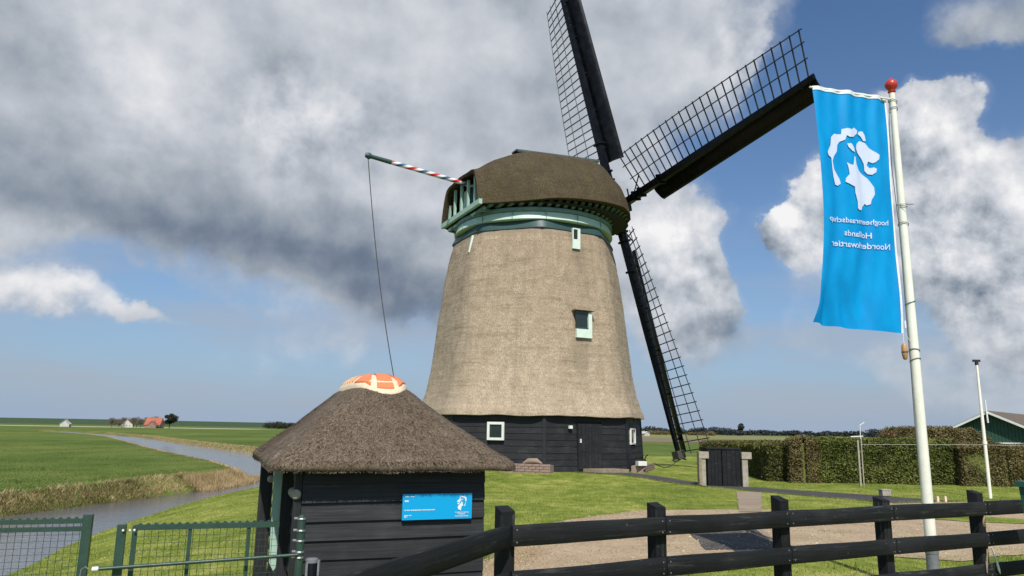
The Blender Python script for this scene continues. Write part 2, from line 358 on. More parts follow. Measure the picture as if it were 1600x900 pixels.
def m_grass(tone=0):
    def f(N):
        big = N.noise(N.mapg(N.pos, sc=(1, 1, 0)), .35, 5, .6); mid = N.noise(N.mapg(N.pos, sc=(1.1, .8, 0), rot=(0, 0, .3)), 2.2, 5, .65); fine = N.noise(N.mapg(N.pos, sc=(1, .7, 1)), 28, 4, .7)
        v = N.m('ADD', N.m('MULTIPLY', big, .35), N.m('ADD', N.m('MULTIPLY', mid, .4), N.m('MULTIPLY', fine, .25)))
        c = N.ramp(v, [(.36, (.06, .10, .014)), (.45, (.13, .178, .027)), (.53, (.24, .27, .05)), (.61, (.42, .38, .13))])
        # pasture beyond the water: even darker green with faint mowing bands
        yy = N.sep(N.pos)
        far = N.noise(N.mapg(N.pos, sc=(.05, .022, 0), rot=(0, 0, .5)), 1., 5, .6)
        cf = N.ramp(N.m('ADD', N.m('MULTIPLY', far, .6), N.m('MULTIPLY', N.noise(N.mapg(N.pos, sc=(.35, .16, 0)), 1., 4, .7), .4)), [(.36, (.058, .092, .017)), (.50, (.10, .142, .027)), (.66, (.18, .20, .05))])
        at = N.n.new('ShaderNodeAttribute'); at.attribute_name = 'zone'
        zs = N.sep(at.outputs['Color'])
        c = N.mix(zs[0], c, cf)
        c = N.mix(N.m('MULTIPLY', zs[1], N.mr(N.noise(N.pos, 2.5, 5, .7), .42, .62)), c, (.26, .19, .09))
        c = N.mix(N.m('MULTIPLY', zs[2], .8), c, (.09, .085, .04))
        N.setp(c, .95, N.m('ADD', N.m('MULTIPLY', fine, .5), N.m('MULTIPLY', mid, 1.2)), .7, .05, Specular_IOR_Level=.1)
    return f
M['grass'] = mat('grass_ground', m_grass())
def m_blade(cols, scale=.5):
    def f(N):
        n = N.noise(N.pos, scale, 3, .6); v = N.vor(N.pos, 9.)
        c = N.ramp(N.m('ADD', N.m('MULTIPLY', n, .55), N.m('MULTIPLY', N.noise(N.pos, 25, 2, .5), .45)), [(.30, cols[0]), (.5, cols[1]), (.68, cols[2])])
        N.setp(c, .7, Specular_IOR_Level=.2)
    return f
M['blade'] = mat('grass_blades', m_blade([(.065, .105, .014), (.19, .235, .036), (.50, .45, .16)], .9))
M['reed'] = mat('dry_reed', m_blade([(.16, .11, .05), (.40, .29, .15), (.62, .50, .30)], 1.2))
M['reedgreen'] = mat('bank_tufts', m_blade([(.045, .05, .015), (.12, .115, .035), (.26, .19, .08)], 1.2))
M['hedge'] = mat('hedge_leaves', m_blade([(.038, .050, .012), (.105, .122, .028), (.22, .225, .065)], 1.6))
M['hedgebrown'] = mat('brown_hedge_leaves', m_blade([(.055, .046, .019), (.145, .118, .046), (.26, .205, .09)], 1.6))
M['hedgemix'] = mat('olive_hedge_leaves', m_blade([(.04, .042, .014), (.105, .105, .03), (.2, .18, .055)], 1.1))
M['bark'] = mat('bark', m_plain((.07, .055, .04), (.04, .03, .025), .9, 12, .4))
M['farleaf'] = mat('far_tree_leaves', m_blade([(.02, .028, .018), (.035, .045, .028), (.06, .065, .04)], .2))
M['fartwig'] = mat('bare_twigs', m_blade([(.09, .075, .055), (.14, .115, .085), (.2, .17, .13)], .2))
M['reedtip'] = mat('thatch_reed_ends', m_blade([(.04, .029, .019), (.165, .125, .088), (.44, .355, .26)], 4.))

def m_gravel(c1, c2, c3, sc=38, bd=.015):
    def f(N):
        a = N.noise(N.pos, 1.1, 5, .65); s_ = N.vor(N.pos, sc); s2 = N.noise(N.pos, sc * 1.5, 3, .7)
        c = N.ramp(N.m('ADD', N.m('MULTIPLY', s2, .6), N.m('MULTIPLY', a, .4)), [(.3, c1), (.5, c2), (.68, c3)])
        N.setp(c, .95, N.m('ADD', s_, s2), .7, bd, Specular_IOR_Level=.2)
    return f
M['gravel'] = mat('tan_gravel', m_gravel((.24, .17, .10), (.42, .31, .195), (.60, .48, .33)))
M['asphalt'] = mat('dark_asphalt', m_gravel((.045, .043, .045), (.075, .07, .07), (.12, .11, .105), 60))
M['cobble'] = mat('dark_cobbles', m_gravel((.04, .037, .033), (.085, .078, .07), (.16, .14, .12), 14, .03))
M['step'] = mat('concrete_slabs', m_gravel((.22, .165, .12), (.33, .255, .19), (.43, .35, .27), 50))
M['field'] = mat('ploughed_field', m_gravel((.16, .115, .08), (.20, .15, .105), (.26, .2, .14), 1))
M['paleland'] = mat('pale_stubble', m_gravel((.36, .36, .2), (.44, .43, .25), (.52, .5, .32), 1))
M['midfield'] = mat('olive_field', m_gravel((.15, .17, .06), (.2, .2, .075), (.26, .24, .1), 1))
M['dyke'] = mat('dyke_grass', m_gravel((.035, .06, .03), (.045, .075, .038), (.06, .09, .045), .2))
M['water'] = mat('canal_water', lambda N: N.setp(N.mix(N.noise(N.pos, .15, 3), (.10, .095, .10), (.15, .145, .15)), N.mr(N.noise(N.pos, .12, 3), .35, .65, .05, .12),
    N.m('ADD', N.noise(N.mapg(N.pos, sc=(1, 2.2, 1)), 2.2, 4, .6), N.m('MULTIPLY', N.noise(N.pos, 9, 3, .6), .35)), .30, .05, IOR=1.33))

# ------------------------------------------------------------------ terrain
WATER_Z = -1.0
WATER = np.array([(-8.3, 9), (-8.61, 13.6), (-9.6, 16.7), (-10.1, 19.5), (-10.5, 22.5), (-10.9, 26), (-10.75, 30.5), (-10.5, 34.3), (-10.4, 40), (-12, 48), (-16.5, 59), (-25, 73.5), (-46.6, 106), (-67.4, 140.5), (-103.5, 190),
    (-140, 236), (-146, 232), (-118, 190), (-82.8, 153.5), (-44.7, 90.7), (-28.2, 63.2), (-16.2, 45), (-13.1, 38.5), (-12.2, 35.6), (-12.4, 29.8), (-13.5, 25.3), (-14.2, 21.5), (-15.5, 15), (-16, 9), (-15, -10), (-7, -10)], float)
def smooth_poly(P, it=2):
    for _ in range(it):
        Q = np.roll(P, -1, 0); P = np.stack([P * .75 + Q * .25, P * .25 + Q * .75], 1).reshape(-1, 2)
    return P
WP = smooth_poly(WATER, 2)
def sdist(X, Y, P):
    """signed distance to polygon (negative inside)"""
    X = np.asarray(X, float); Y = np.asarray(Y, float); d = np.full(X.shape, 1e18); ins = np.zeros(X.shape, bool)
    n = len(P)
    for i in range(n):
        ax, ay = P[i]; bx, by = P[(i + 1) % n]; ex, ey = bx - ax, by - ay
        t = np.clip(((X - ax) * ex + (Y - ay) * ey) / (ex * ex + ey * ey), 0, 1)
        d = np.minimum(d, (X - ax - t * ex) ** 2 + (Y - ay - t * ey) ** 2)
        c = (ay > Y) != (by > Y)
        with np.errstate(divide='ignore', invalid='ignore'):
            ins ^= c & (X < (bx - ax) * (Y - ay) / (by - ay + 1e-12) + ax)
    return np.where(ins, -1, 1) * np.sqrt(d)
MC = np.array((.9, 31.5))
def sstep(a, b, x): t = np.clip((x - a) / (b - a), 0, 1); return t * t * (3 - 2 * t)
NEARPOLY = np.array([(-12.5, -12), (-12, 22), (-11.7, 34), (-11.4, 41), (-14, 52), (-10, 60), (25, 52), (60, 55), (60, -12)], float)
def H(X, Y, sd=None):
    X = np.asarray(X, float); Y = np.asarray(Y, float)
    if sd is None: sd = sdist(X, Y, WP)
    near = sstep(5, -4, sdist(X, Y, NEARPOLY))
    nearside = (sdist(X, Y, NEARPOLY) < 0.5)
    land = -.5 * (1 - near) + 0.0
    r = np.hypot(X - MC[0], Y - MC[1]); land = land + .15 * sstep(9.5, 5.2, r)
    tn = np.clip((sd + .3) / 7.8, 0, 1); hn = -1.12 + (land + 1.12) * (tn * (2 - tn)) ** .9
    hf = -1.12 + (land + 1.12) * sstep(-.4, 1.3, sd)
    h = np.where(nearside, hn, hf)
    return np.where(sd < 0, np.maximum(-1.6, -1.12 + sd * .4) * 1.0 + np.where(sd > -.4, 0, 0), h)
def hz(x, y): return float(H(np.array([x]), np.array([y]))[0])

def axis(segs):
    out = [segs[0][0]]
    for a, b, st in segs:
        n = max(1, int(round((b - a) / st))); out += list(np.linspace(a, b, n + 1)[1:])
    return np.array(out)
xs = axis([(-6000, -1500, 900), (-1500, -400, 110), (-400, -150, 12), (-150, -60, 1.6), (-60, -20, .6), (-20, 16, .22), (16, 40, .8), (40, 160, 8), (160, 1600, 120), (1600, 6000, 900)])
ys = axis([(-1500, -100, 200), (-100, -10, 10), (-10, 3, 1), (3, 36, .24), (36, 70, .5), (70, 130, 1.0), (130, 260, 2.5), (260, 420, 12), (420, 1600, 80), (1600, 8000, 900)])
GX, GY = np.meshgrid(xs, ys); SDW = sdist(GX, GY, WP); GZ = H(GX, GY, SDW)
und = np.array([[noise.noise(Vector((x * .25, y * .25, 0))) for x in xs] for y in ys]) if False else (np.sin(GX * .9 + 1.3 * np.sin(GY * .55)) * np.sin(GY * .7 + .9 * np.sin(GX * .4)))
GZ = GZ + und * .018 * sstep(.2, 3, SDW) * (np.abs(GX) < 60) * (GY < 80)
ny, nx = GX.shape
idx = np.arange(ny * nx).reshape(ny, nx)
Fq = np.stack([idx[:-1, :-1], idx[:-1, 1:], idx[1:, 1:], idx[1:, :-1]], -1).reshape(-1, 4)
V = np.stack([GX, GY, GZ], -1).reshape(-1, 3)
gm = quick_mesh('ground', V, Fq, M['grass'])
gm.polygons.foreach_set('use_smooth', [True] * len(gm.polygons))
ca = gm.color_attributes.new('zone', 'FLOAT_COLOR', 'POINT')
nearsd = sdist(GX, GY, NEARPOLY)
zr = sstep(-2, 2, nearsd); zg = sstep(2.2, .3, SDW) * (nearsd > 0) * .9; zb = sstep(.05, -.35, SDW)
ca.data.foreach_set('color', np.stack([zr, zg, zb, np.ones_like(zr)], -1).astype(np.float32).ravel())
ground = mesh_obj('ground', gm, None); struct(ground)

def sheet(name, poly, material, dz=.012, cell=.6, wob=.0, parent=None):
    """a sheet that follows the terrain inside a polygon"""
    P = []
    n = len(poly)
    for i in range(n):
        a = Vector(poly[i]); b = Vector(poly[(i + 1) % n]); k = max(1, int((b - a).length / (cell * .6)))
        for j in range(k):
            p = a.lerp(b, j / k)
            if wob: p = p + Vector((noise.noise(Vector((p.x * 1.7, p.y * 1.7, 3))), noise.noise(Vector((p.x * 1.7, p.y * 1.7, 9))))) * wob
            P.append(p)
    A = np.array([tuple(p) for p in P]); x0, y0 = A.min(0); x1, y1 = A.max(0)
    gx, gy = np.meshgrid(np.arange(x0, x1, cell), np.arange(y0, y1, cell)); s_ = sdist(gx, gy, A)
    ins = [(float(a), float(b)) for a, b in zip(gx[s_ < -cell * .35], gy[s_ < -cell * .35])]
    vs = [Vector(p) for p in P] + [Vector(p) for p in ins]; m_ = len(P)
    r = delaunay_2d_cdt(vs, [(i, (i + 1) % m_) for i in range(m_)], [], 1, 1e-5)
    v2 = np.array([tuple(v) for v in r[0]]); zz = H(v2[:, 0], v2[:, 1]) + (np.sin(v2[:, 0] * .9 + 1.3 * np.sin(v2[:, 1] * .55)) * np.sin(v2[:, 1] * .7 + .9 * np.sin(v2[:, 0] * .4))) * .018 * (v2[:, 1] < 80)
    me = bpy.data.meshes.new(name)
    fs = [f if (v2[f[1]] - v2[f[0]])[0] * (v2[f[2]] - v2[f[0]])[1] - (v2[f[1]] - v2[f[0]])[1] * (v2[f[2]] - v2[f[0]])[0] > 0 else f[::-1] for f in r[2]]
    me.from_pydata([(a, b, c + dz) for (a, b), c in zip(v2, zz)], [], fs); me.update()
    o = mesh_obj(name, me, material, parent); struct(o); return o
# water surface
wv = [Vector(p) for p in WP]; A_ = WP; 
o_ = MB()
r_ = delaunay_2d_cdt([Vector(p) for p in np.array(WP)], [(i, (i + 1) % len(WP)) for i in range(len(WP))], [], 1, 1e-6)
# grow the water 0.6 m outwards so the bank cuts it
Wc = np.array([tuple(v) for v in r_[0]]); 
def grow(P, d):
    a = np.roll(P, 1, 0); b = np.roll(P, -1, 0); t = b - a; t /= np.linalg.norm(t, axis=1)[:, None]; n = np.stack([t[:, 1], -t[:, 0]], 1); return P + n * d
area = .5 * np.sum(WP[:, 0] * np.roll(WP[:, 1], -1) - np.roll(WP[:, 0], -1) * WP[:, 1])
WG = grow(WP, .5 if area > 0 else -.5)
r_ = delaunay_2d_cdt([Vector(p) for p in WG], [(i, (i + 1) % len(WG)) for i in range(len(WG))], [], 1, 1e-6)
wm = bpy.data.meshes.new('water'); wm.from_pydata([(v.x, v.y, WATER_Z) for v in r_[0]], [], [f if ((r_[0][f[1]] - r_[0][f[0]]).x * (r_[0][f[2]] - r_[0][f[0]]).y - (r_[0][f[1]] - r_[0][f[0]]).y * (r_[0][f[2]] - r_[0][f[0]]).x) > 0 else f[::-1] for f in r_[2]]); wm.update()
struct(mesh_obj('water', wm, M['water']))

DRIVE = [(-1.4, 6.2), (-.45, 9.0), (.06, 11.7), (.71, 13.6), (1.55, 14.8), (2.72, 15.85), (4.13, 16.2), (5.34, 16.4), (7.0, 16.6), (8.0, 17.2), (9.2, 18.6), (11, 19.2), (13.2, 19.6), (24, 21.2), (24, 12), (10, 11.4), (7.4, 10.9), (5.9, 10.3), (4.92, 10.6), (3.72, 10.25), (2.7, 9.75), (2.0, 9.2), (1.5, 8), (1.2, 6.2)]
drive = sheet('driveway', DRIVE, M['gravel'], .012, .5, .16)
ISLE = [(7.6, 15.6), (8.5, 16.5), (9.3, 16.0), (10.4, 14.9), (10.2, 14.3), (8.9, 14.6)]
sheet('grass_verge', ISLE, M['grass'], .022, .3, .12)
PATCH = [(2.74, 10.6), (3.85, 10.95), (4.15, 13.1), (2.95, 12.8)]
sheet('cobbled_strip', PATCH, M['cobble'], .020, .3, .05)
sheet('kerb_strip', [(3.87, 10.95), (3.98, 10.97), (4.28, 13.12), (4.17, 13.1)], M['step'], .024, .3, .0)
PATH = [(2.8, 27.6), (4.4, 27.3), (6.2, 24.5), (7.6, 22.9), (9.0, 21.3), (10.4, 19.8), (11.6, 19.25), (9.3, 18.4), (8.55, 19.3), (7.7, 20.7), (6.7, 21.9), (5.4, 23.6), (3.8, 26.2), (2.4, 26.9)]
path = sheet('path', PATH, M['asphalt'], .016, .4, .05)
sheet('stepping_slab', [(4.72, 15.7), (5.22, 15.8), (7.02, 21.2), (6.35, 21.3)], M['step'], .020, .4, .03)
sheet('ploughed_field', [(27, 120), (34, 118), (180, 250), (150, 262), (60, 200)], M['field'], .03, 30)
def flat(name, pts, z, m_):
    b = MB(); b.poly([(x, y, z) for x, y in pts]); return struct(b.build(name, m_))
flat('brown_field', [(22, 165), (260, 165), (330, 250), (28, 250)], -.47, M['field'])
flat('olive_field', [(28, 256), (420, 256), (900, 700), (60, 700)], -.465, M['midfield'])
flat('pale_field', [(-420, 430), (-150, 430), (-160, 520), (-600, 520)], -.46, M['paleland'])
for o in [o for o in bpy.data.objects if o.name == 'ploughed_field']: bpy.data.objects.remove(o)
b = MB(); rows = []
for x in np.linspace(-2600, -60, 60):
    hgt = 7.6 + .8 * math.sin(x * .006); yb = 1250 + x * .05
    rows.append([(x, yb - 34, -.6), (x, yb - 8, hgt), (x, yb + 4, hgt), (x, yb + 30, -.6)])
b.grid(rows); struct(b.build('dyke', M['dyke']))

# ------------------------------------------------------------------ windmill
Zv = Vector((0, 0, 1))
mill = thing('windmill', 'tall octagonal smock windmill, grey thatched body over black boards, open lattice sails', 'windmill', (MC[0], MC[1], .12))
TH = rad(4)
def ov(R, k, z): a = TH + math.pi / 4 * k; return Vector((MC[0] + R * math.sin(a), MC[1] - R * math.cos(a), z))
def octring(R, z, n=96, rnd=.5):
    """octagon with rounded corners, first point at vertex 0 and going to the right"""
    out = []
    for i in range(n):
        a = 2 * math.pi * i / n; s_ = (a % (math.pi / 4)) - math.pi / 8
        ro = R * math.cos(math.pi / 8) / math.cos(s_); rc = R * .962
        e = abs(s_) / (math.pi / 8); w = rnd * e ** 4
        rr = ro * (1 - w) + min(ro, rc) * w
        aa = TH + a; out.append(Vector((MC[0] + rr * math.sin(aa), MC[1] - rr * math.cos(aa), z)))
    return out
def face_frame(k, R=4.7):
    a = ov(R, k, 0); b_ = ov(R, k + 1, 0); d = (b_ - a); L = d.length; d.normalize(); n = Vector((d.y, -d.x, 0)); return a, d, n, L
PR0, PR1 = 4.70, 4.58     # plinth radius low / high
b = MB()
for k in range(8):
    b.poly([ov(PR0 - .02, k, .0), ov(PR0 - .02, k + 1, .0), ov(PR1 - .02, k + 1, 2.45), ov(PR1 - .02, k, 2.45)])
b.build('plinth_wall', M['tar_mill'], mill)
seams = [.16, .36, .58, .80, 1.04, 1.26, 1.49, 1.71, 1.95, 2.19, 2.42]
def lapboard(p0, p1, z0, z1, n, mat_, parent, name='plank', t0=.045, t1=.015, r0=None, r1=None):
    """overlapping clapboard between plan points; thicker at its lower edge"""
    b = MB(); d = (p1 - p0).normalized(); q = [p0 + Zv * z0, p1 + Zv * z0, p1 + Zv * z1, p0 + Zv * z1]; L = (p1 - p0).length; u0 = random.random() * 40
    o0 = n * (t0 + random.uniform(-.004, .004)); o1 = n * t1; sg = random.uniform(-.006, .006)
    m0 = (q[0] + q[1]) / 2 + Zv * sg; m1 = (q[2] + q[3]) / 2
    F_ = [q[0] + o0, m0 + o0, q[1] + o0, q[2] + o1, m1 + o1, q[3] + o1]; Bk = [q[0], m0, q[1], q[2], m1, q[3]]
    b.v = [tuple(v) for v in F_ + Bk]; h_ = z1 - z0
    b.face((0, 1, 4, 5), [(u0, u0), (u0 + L / 2, u0), (u0 + L / 2, u0 + h_), (u0, u0 + h_)]); b.face((1, 2, 3, 4), [(u0 + L / 2, u0), (u0 + L, u0), (u0 + L, u0 + h_), (u0 + L / 2, u0 + h_)])
    b.face((6, 7, 1, 0), [(u0, 0), (u0 + 1, 0), (u0 + 1, .02), (u0, .02)]); b.face((7, 8, 2, 1), [(u0, 0), (u0 + 1, 0), (u0 + 1, .02), (u0, .02)]); b.face((0, 5, 11, 6)); b.face((2, 8, 9, 3)); b.face((5, 4, 10, 11)); b.face((4, 3, 9, 10))
    return b.build(name, mat_, parent)
DOOR = (.38, .68, .24, 1.84); WIN = (.402, .584, 1.23, 1.88); WIN3 = (.16, .46, 1.12, 1.74)
for k in range(-2, 4):
    cuts = {0: DOOR, -1: WIN, 1: WIN3}.get(k)
    for i in range(len(seams) - 1):
        z0, z1 = seams[i], seams[i + 1] + .012
        f0 = (z0 - .1) / 2.35; R_ = PR0 * (1 - f0) + PR1 * f0
        a, d, n, L = face_frame(k, R_)
        spans = [(0, 1)]
        if cuts and z1 > cuts[2] + .03 and z0 < cuts[3] - .03: spans = [(0, cuts[0]), (cuts[1], 1)]
        for s0, s1 in spans:
            lapboard(a + d * (L * s0 + .0), a + d * (L * s1), z0, z1, n, M['tar_mill'], mill)
for k in range(-2, 5):     # corner boards
    b = MB(); b.bar(ov(PR0 + .035, k, .1), ov(PR1 + .035, k, 2.45), .11, .05, up=(ov(1, k, 0) - ov(0, k, 0))); b.build('corner_board', M['tar_mill'], mill)
def wall_box(b, k, R, f0, f1, z0, z1, t, back=.0):
    a, d, n, L = face_frame(k, R); c = a + d * (L * (f0 + f1) / 2) + n * (t / 2 + back) + Zv * ((z0 + z1) / 2)
    b.hexa(c, d, n, Zv, L * (f1 - f0), t, z1 - z0)
# door with vertical planks
dr = MB(); wall_box(dr, 0, 4.67, .385, .675, .20, 1.86, .05); door = dr.build('door', M['tar_mill'], mill)
for i in range(7):
    b = MB(); f0 = .393 + i * .0392; wall_box(b, 0, 4.67, f0, f0 + .037, .24, 1.82, .018, .05); b.build('plank', M['tar_mill'], door)
b = MB(); wall_box(b, 0, 4.67, .405, .418, 1.18, 1.32, .05, .07); b.build('handle', M['white'], door)
b = MB(); wall_box(b, 0, 4.70, .272, .312, 1.68, 1.79, .09, .02); b.build('wall_lamp', M['white'], mill)
b = MB(); a, d, n, L = face_frame(0, 4.72)
dp = [a + d * (L * .44) + n * .05, a + d * (L * .80) + n * .05, a + d * (L * .86) + n * .75, a + d * (L * .52) + n * .75]
b.prism([Vector((p.x, p.y, .05)) for p in dp], (0, 0, .22)); b.build('doorstep', M['oldwood'], mill)
def window(k, R, f0, f1, z0, z1, parent, frame_m, pane_m, fw=.09):
    fr = MB(); a, d, n, L = face_frame(k, R); w = fw / L
    for (a0, a1, b0, b1) in ((f0, f1, z0, z0 + fw), (f0, f1, z1 - fw, z1), (f0, f0 + w, z0 + fw, z1 - fw), (f1 - w, f1, z0 + fw, z1 - fw)): wall_box(fr, k, R, a0, a1, b0, b1, .07)
    o = fr.build('window', frame_m, parent); p = MB(); wall_box(p, k, R, f0 + w, f1 - w, z0 + fw, z1 - fw, .02, -.0); p.build('pane', pane_m, o); return o
window(-1, 4.69, *WIN, mill, M['white'], M['glass']); window(1, 4.68, *WIN3, mill, M['white'], M['glass'], .06)
# thatched body
prof = [(2.13, 4.90), (2.30, 4.86), (2.60, 4.72), (3.1, 4.56), (3.9, 4.40), (4.6, 4.31), (5.6, 4.20), (6.55, 4.08), (7.7, 3.92), (8.9, 3.70), (9.45, 3.55), (9.55, 3.48)]
def lerp_prof(pr, z):
    for (z0, r0), (z1, r1) in zip(pr, pr[1:]):
        if z <= z1: t = (z - z0) / (z1 - z0); return r0 + (r1 - r0) * t
    return pr[-1][1]
NB = 192; b = MB(); zs_ = [2.13, 2.16, 2.22, 2.3] + list(np.linspace(2.4, 9.50, 72)) ; rows = []
for z in zs_:
    R = lerp_prof(prof, z); rg = octring(R, z, NB, .75); row = []
    for i, p in enumerate(rg):
        dd = (p - Vector((MC[0], MC[1], z))); q = Vector((p.x * .9, p.y * .9, z * 1.1))
        k_ = noise.noise(q * 1.3) * .022 + noise.noise(q * 5) * .010
        e_ = .03 * noise.noise(Vector((p.x * 1.1, p.y * 1.1, 0))) if z < 2.35 else 0
        row.append(p + dd.normalized() * k_ + Zv * (e_ - .02 * math.sin(i / NB * 2 * math.pi * 8)**2 * (z < 2.35)))
    rows.append(row)
# underside of the skirt
und_ = [octring(4.5, 2.16, NB, .6)]; rows = und_ + rows + [octring(3.2, 9.52, NB, .6)]
zs2 = [2.0] + zs_ + [9.8]
b.grid(rows, closed=True, uv=lambda i, j: (j / NB * 27.0, zs2[i]))
a, d, n, L = face_frame(0, 4.0); wc = a + d * (L * .53) + Zv * 4.45; sc_ = a + d * (L * .53) + Zv * 8.3
mb_ = BASE[mill]
def rl(v): return (v.x - mb_.x, v.y - mb_.y, v.z - mb_.z)
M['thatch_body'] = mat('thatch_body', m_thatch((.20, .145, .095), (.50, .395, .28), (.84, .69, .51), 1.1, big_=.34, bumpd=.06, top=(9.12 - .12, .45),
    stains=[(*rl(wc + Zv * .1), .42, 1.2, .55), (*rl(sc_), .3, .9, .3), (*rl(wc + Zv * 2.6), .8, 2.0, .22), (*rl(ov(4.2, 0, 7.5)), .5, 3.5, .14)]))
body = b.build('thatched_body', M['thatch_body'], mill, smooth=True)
# windows cut as deep frames in the thatch
def body_window(k, zlo, zhi, flo, fhi, rsurf, boxed=True):
    """a framed opening: jambs project from the slope, pane behind"""
    a0, d, n, L = face_frame(k, lerp_prof(prof, zlo)); a1, d1, n1, L1 = face_frame(k, lerp_prof(prof, zhi))
    lo = a0 + d * (L * flo) + Zv * zlo; lo2 = a0 + d * (L * fhi) + Zv * zlo; hi = a1 + d * (L * flo + (L1 - L) / 2) + Zv * zhi; hi2 = a1 + d * (L * fhi + (L1 - L) / 2) + Zv * zhi
    return lo, lo2, hi, hi2, n, d
lo, lo2, hi, hi2, n, d = body_window(0, 5.08, 6.12, .422, .632, 0)
f_ = MB(); W_ = (lo2 - lo).length; fw = .07; out = .10
top = Vector((lo.x, lo.y, hi.z)) 
# vertical frame plane whose foot is at the thatch surface
c0 = lo + n * .06; c1 = lo2 + n * .06
f_.hexa((c0 + c1) / 2 + Zv * .17, d, n, Zv, W_, .12, .34)                       # pale lower panel
f_.hexa(c1 - d * .08 + Zv * .66, d, n, Zv, .16, .12, .64)                        # wide right side
wnd = f_.build('window', M['mint'], mill)
p_ = MB(); p_.hexa(c0 + d * (W_ * .36) + Zv * .69 + n * -.01, d, n, Zv, W_ * .72, .06, .70); p_.build('pane', M['glass'], wnd)
for zz_ in (.365,):
    p_ = MB(); p_.hexa(c0 + d * (W_ * .37) + Zv * zz_ + n * .045, d, n, Zv, W_ * .72, .05, .05); p_.build('glazing_bar', M['teal'], wnd)
p_ = MB(); p_.hexa((c0 + c1) / 2 - n * .10 + Zv * 1.07, d, n, Zv, W_ + .20, .52, .05); p_.build('window_head', M['thatch_body'], wnd)
lo, lo2, hi, hi2, n, d = body_window(0, 8.66, 9.46, .455, .575, 0); W_ = (lo2 - lo).length; c0 = lo + n * .05; c1 = lo2 + n * .05
f_ = MB(); f_.hexa((c0 + c1) / 2 + Zv * .19, d, n, Zv, W_, .10, .38); f_.hexa(c1 - d * .06 + Zv * .58, d, n, Zv, .12, .10, .42); f_.hexa(c0 + d * .015 + Zv * .58, d, n, Zv, .04, .10, .42); f_.hexa((c0 + c1) / 2 + Zv * .81, d, n, Zv, W_, .10, .05)
wnd = f_.build('window', M['mint'], mill); p_ = MB(); p_.hexa(c0 + d * (W_ * .38) + Zv * .58, d, n, Zv, W_ * .5, .05, .4); p_.build('pane', M['dark'], wnd)
lo, lo2, hi, hi2, n, d = body_window(-2, 8.6, 9.35, .86, .94, 0); c0 = lo + n * .08; W_ = .16
f_ = MB(); f_.bar(c0 - n * .10, c0 + Zv * .72 - n * .24, .07, .14, up=n); f_.build('window', M['mint'], mill)

# bands under the cap
def ringpart(name, lst, m_, n=96, rnd=.4, circ=False):
    b = MB(); rows = []
    for R, z in lst:
        if circ: rows.append([Vector((MC[0] + R * math.sin(2 * math.pi * i / n), MC[1] - R * math.cos(2 * math.pi * i / n), z)) for i in range(n)])
        else: rows.append(octring(R, z, n, rnd))
    b.grid(rows, closed=True, uv=lambda i, j: (j * .25, i)); return b.build(name, m_, mill, auto=40)
ringpart('shoulder_band', [(3.3, 9.42), (3.60, 9.42), (3.60, 9.47), (3.43, 9.80), (3.2, 9.82)], M['teal'])
ringpart('apron_ring', [(3.0, 9.78), (3.42, 9.78), (3.45, 9.80), (3.36, 10.10), (3.30, 10.115), (3.0, 10.115)], M['ringgreen'], circ=True)
ringpart('curb_ring', [(3.0, 10.10), (3.38, 10.12), (3.42, 10.14), (3.42, 10.27), (3.38, 10.30), (3.0, 10.30)], M['midteal'], circ=True)
# ring seams
for k in range(16):
    a_ = 2 * math.pi * (k + .3) / 16; dv = Vector((math.sin(a_), -math.cos(a_), 0)); c = Vector((MC[0], MC[1], 0)) + dv * 3.425
    b = MB(); b.hexa(c + Zv * 9.97 + dv * .02, dv.cross(Zv), dv, Zv, .025, .03, .34); b.build('batten', M['midteal'], mill)

# cap
CA = Vector((.903, .431, 0)).normalized(); CN = Vector((CA.y, -CA.x, 0))
def cp(s_, t, z): return Vector((MC[0], MC[1], 0)) + CA * s_ + CN * t + Zv * z
ST = {-3.55: [(2.10, 10.40), (1.98, 11.0), (1.80, 11.55), (1.5, 11.98), (.8, 12.06), (0, 12.10)],
      -2.4: [(2.98, 10.40), (2.8, 11.1), (2.45, 11.85), (1.8, 12.42), (1.0, 12.74), (0, 12.86)],
      -.9: [(3.88, 10.52), (3.60, 11.2), (2.98, 12.02), (2.1, 12.85), (1.1, 13.36), (0, 13.58)],
      1.0: [(3.95, 10.64), (3.66, 11.3), (3.00, 12.12), (2.05, 12.92), (1.1, 13.48), (0, 13.70)],
      2.4: [(3.46, 10.74), (3.2, 11.4), (2.58, 12.2), (1.7, 12.98), (.95, 13.60), (0, 13.86)],
      3.2: [(2.78, 10.76), (2.55, 11.38), (2.1, 12.1), (1.4, 12.8), (.7, 13.50), (0, 13.86)],
      3.7: [(2.1, 10.72), (1.98, 11.2), (1.6, 11.8), (1.1, 12.35), (.55, 12.85), (0, 13.05)],
      3.95: [(1.4, 10.66), (1.3, 11.0), (1.05, 11.5), (.7, 11.9), (.35, 12.15), (0, 12.25)]}
ss = sorted(ST)
def catmull(p0, p1, p2, p3, t): return .5 * ((2 * p1) + (-p0 + p2) * t + (2 * p0 - 5 * p1 + 4 * p2 - p3) * t * t + (-p0 + 3 * p1 - 3 * p2 + p3) * t ** 3)
arr = np.array([ST[s_] for s_ in ss]); 
def station(sv):
    i = max(0, min(len(ss) - 2, sum(1 for q in ss if q <= sv) - 1)); t = (sv - ss[i]) / (ss[i + 1] - ss[i])
    return catmull(arr[max(i - 1, 0)], arr[i], arr[i + 1], arr[min(i + 2, len(ss) - 1)], t)
def half(pr, m_=26):
    out = []
    for j in range(m_ + 1):
        u = j / m_ * (len(pr) - 1); i = min(int(u), len(pr) - 2); t = u - i
        out.append(catmull(pr[max(i - 1, 0)], pr[i], pr[i + 1], pr[min(i + 2, len(pr) - 1)], t))
    return out
b = MB(); sv_ = list(np.linspace(-3.55, 3.95, 60)); outer = []; inner = []
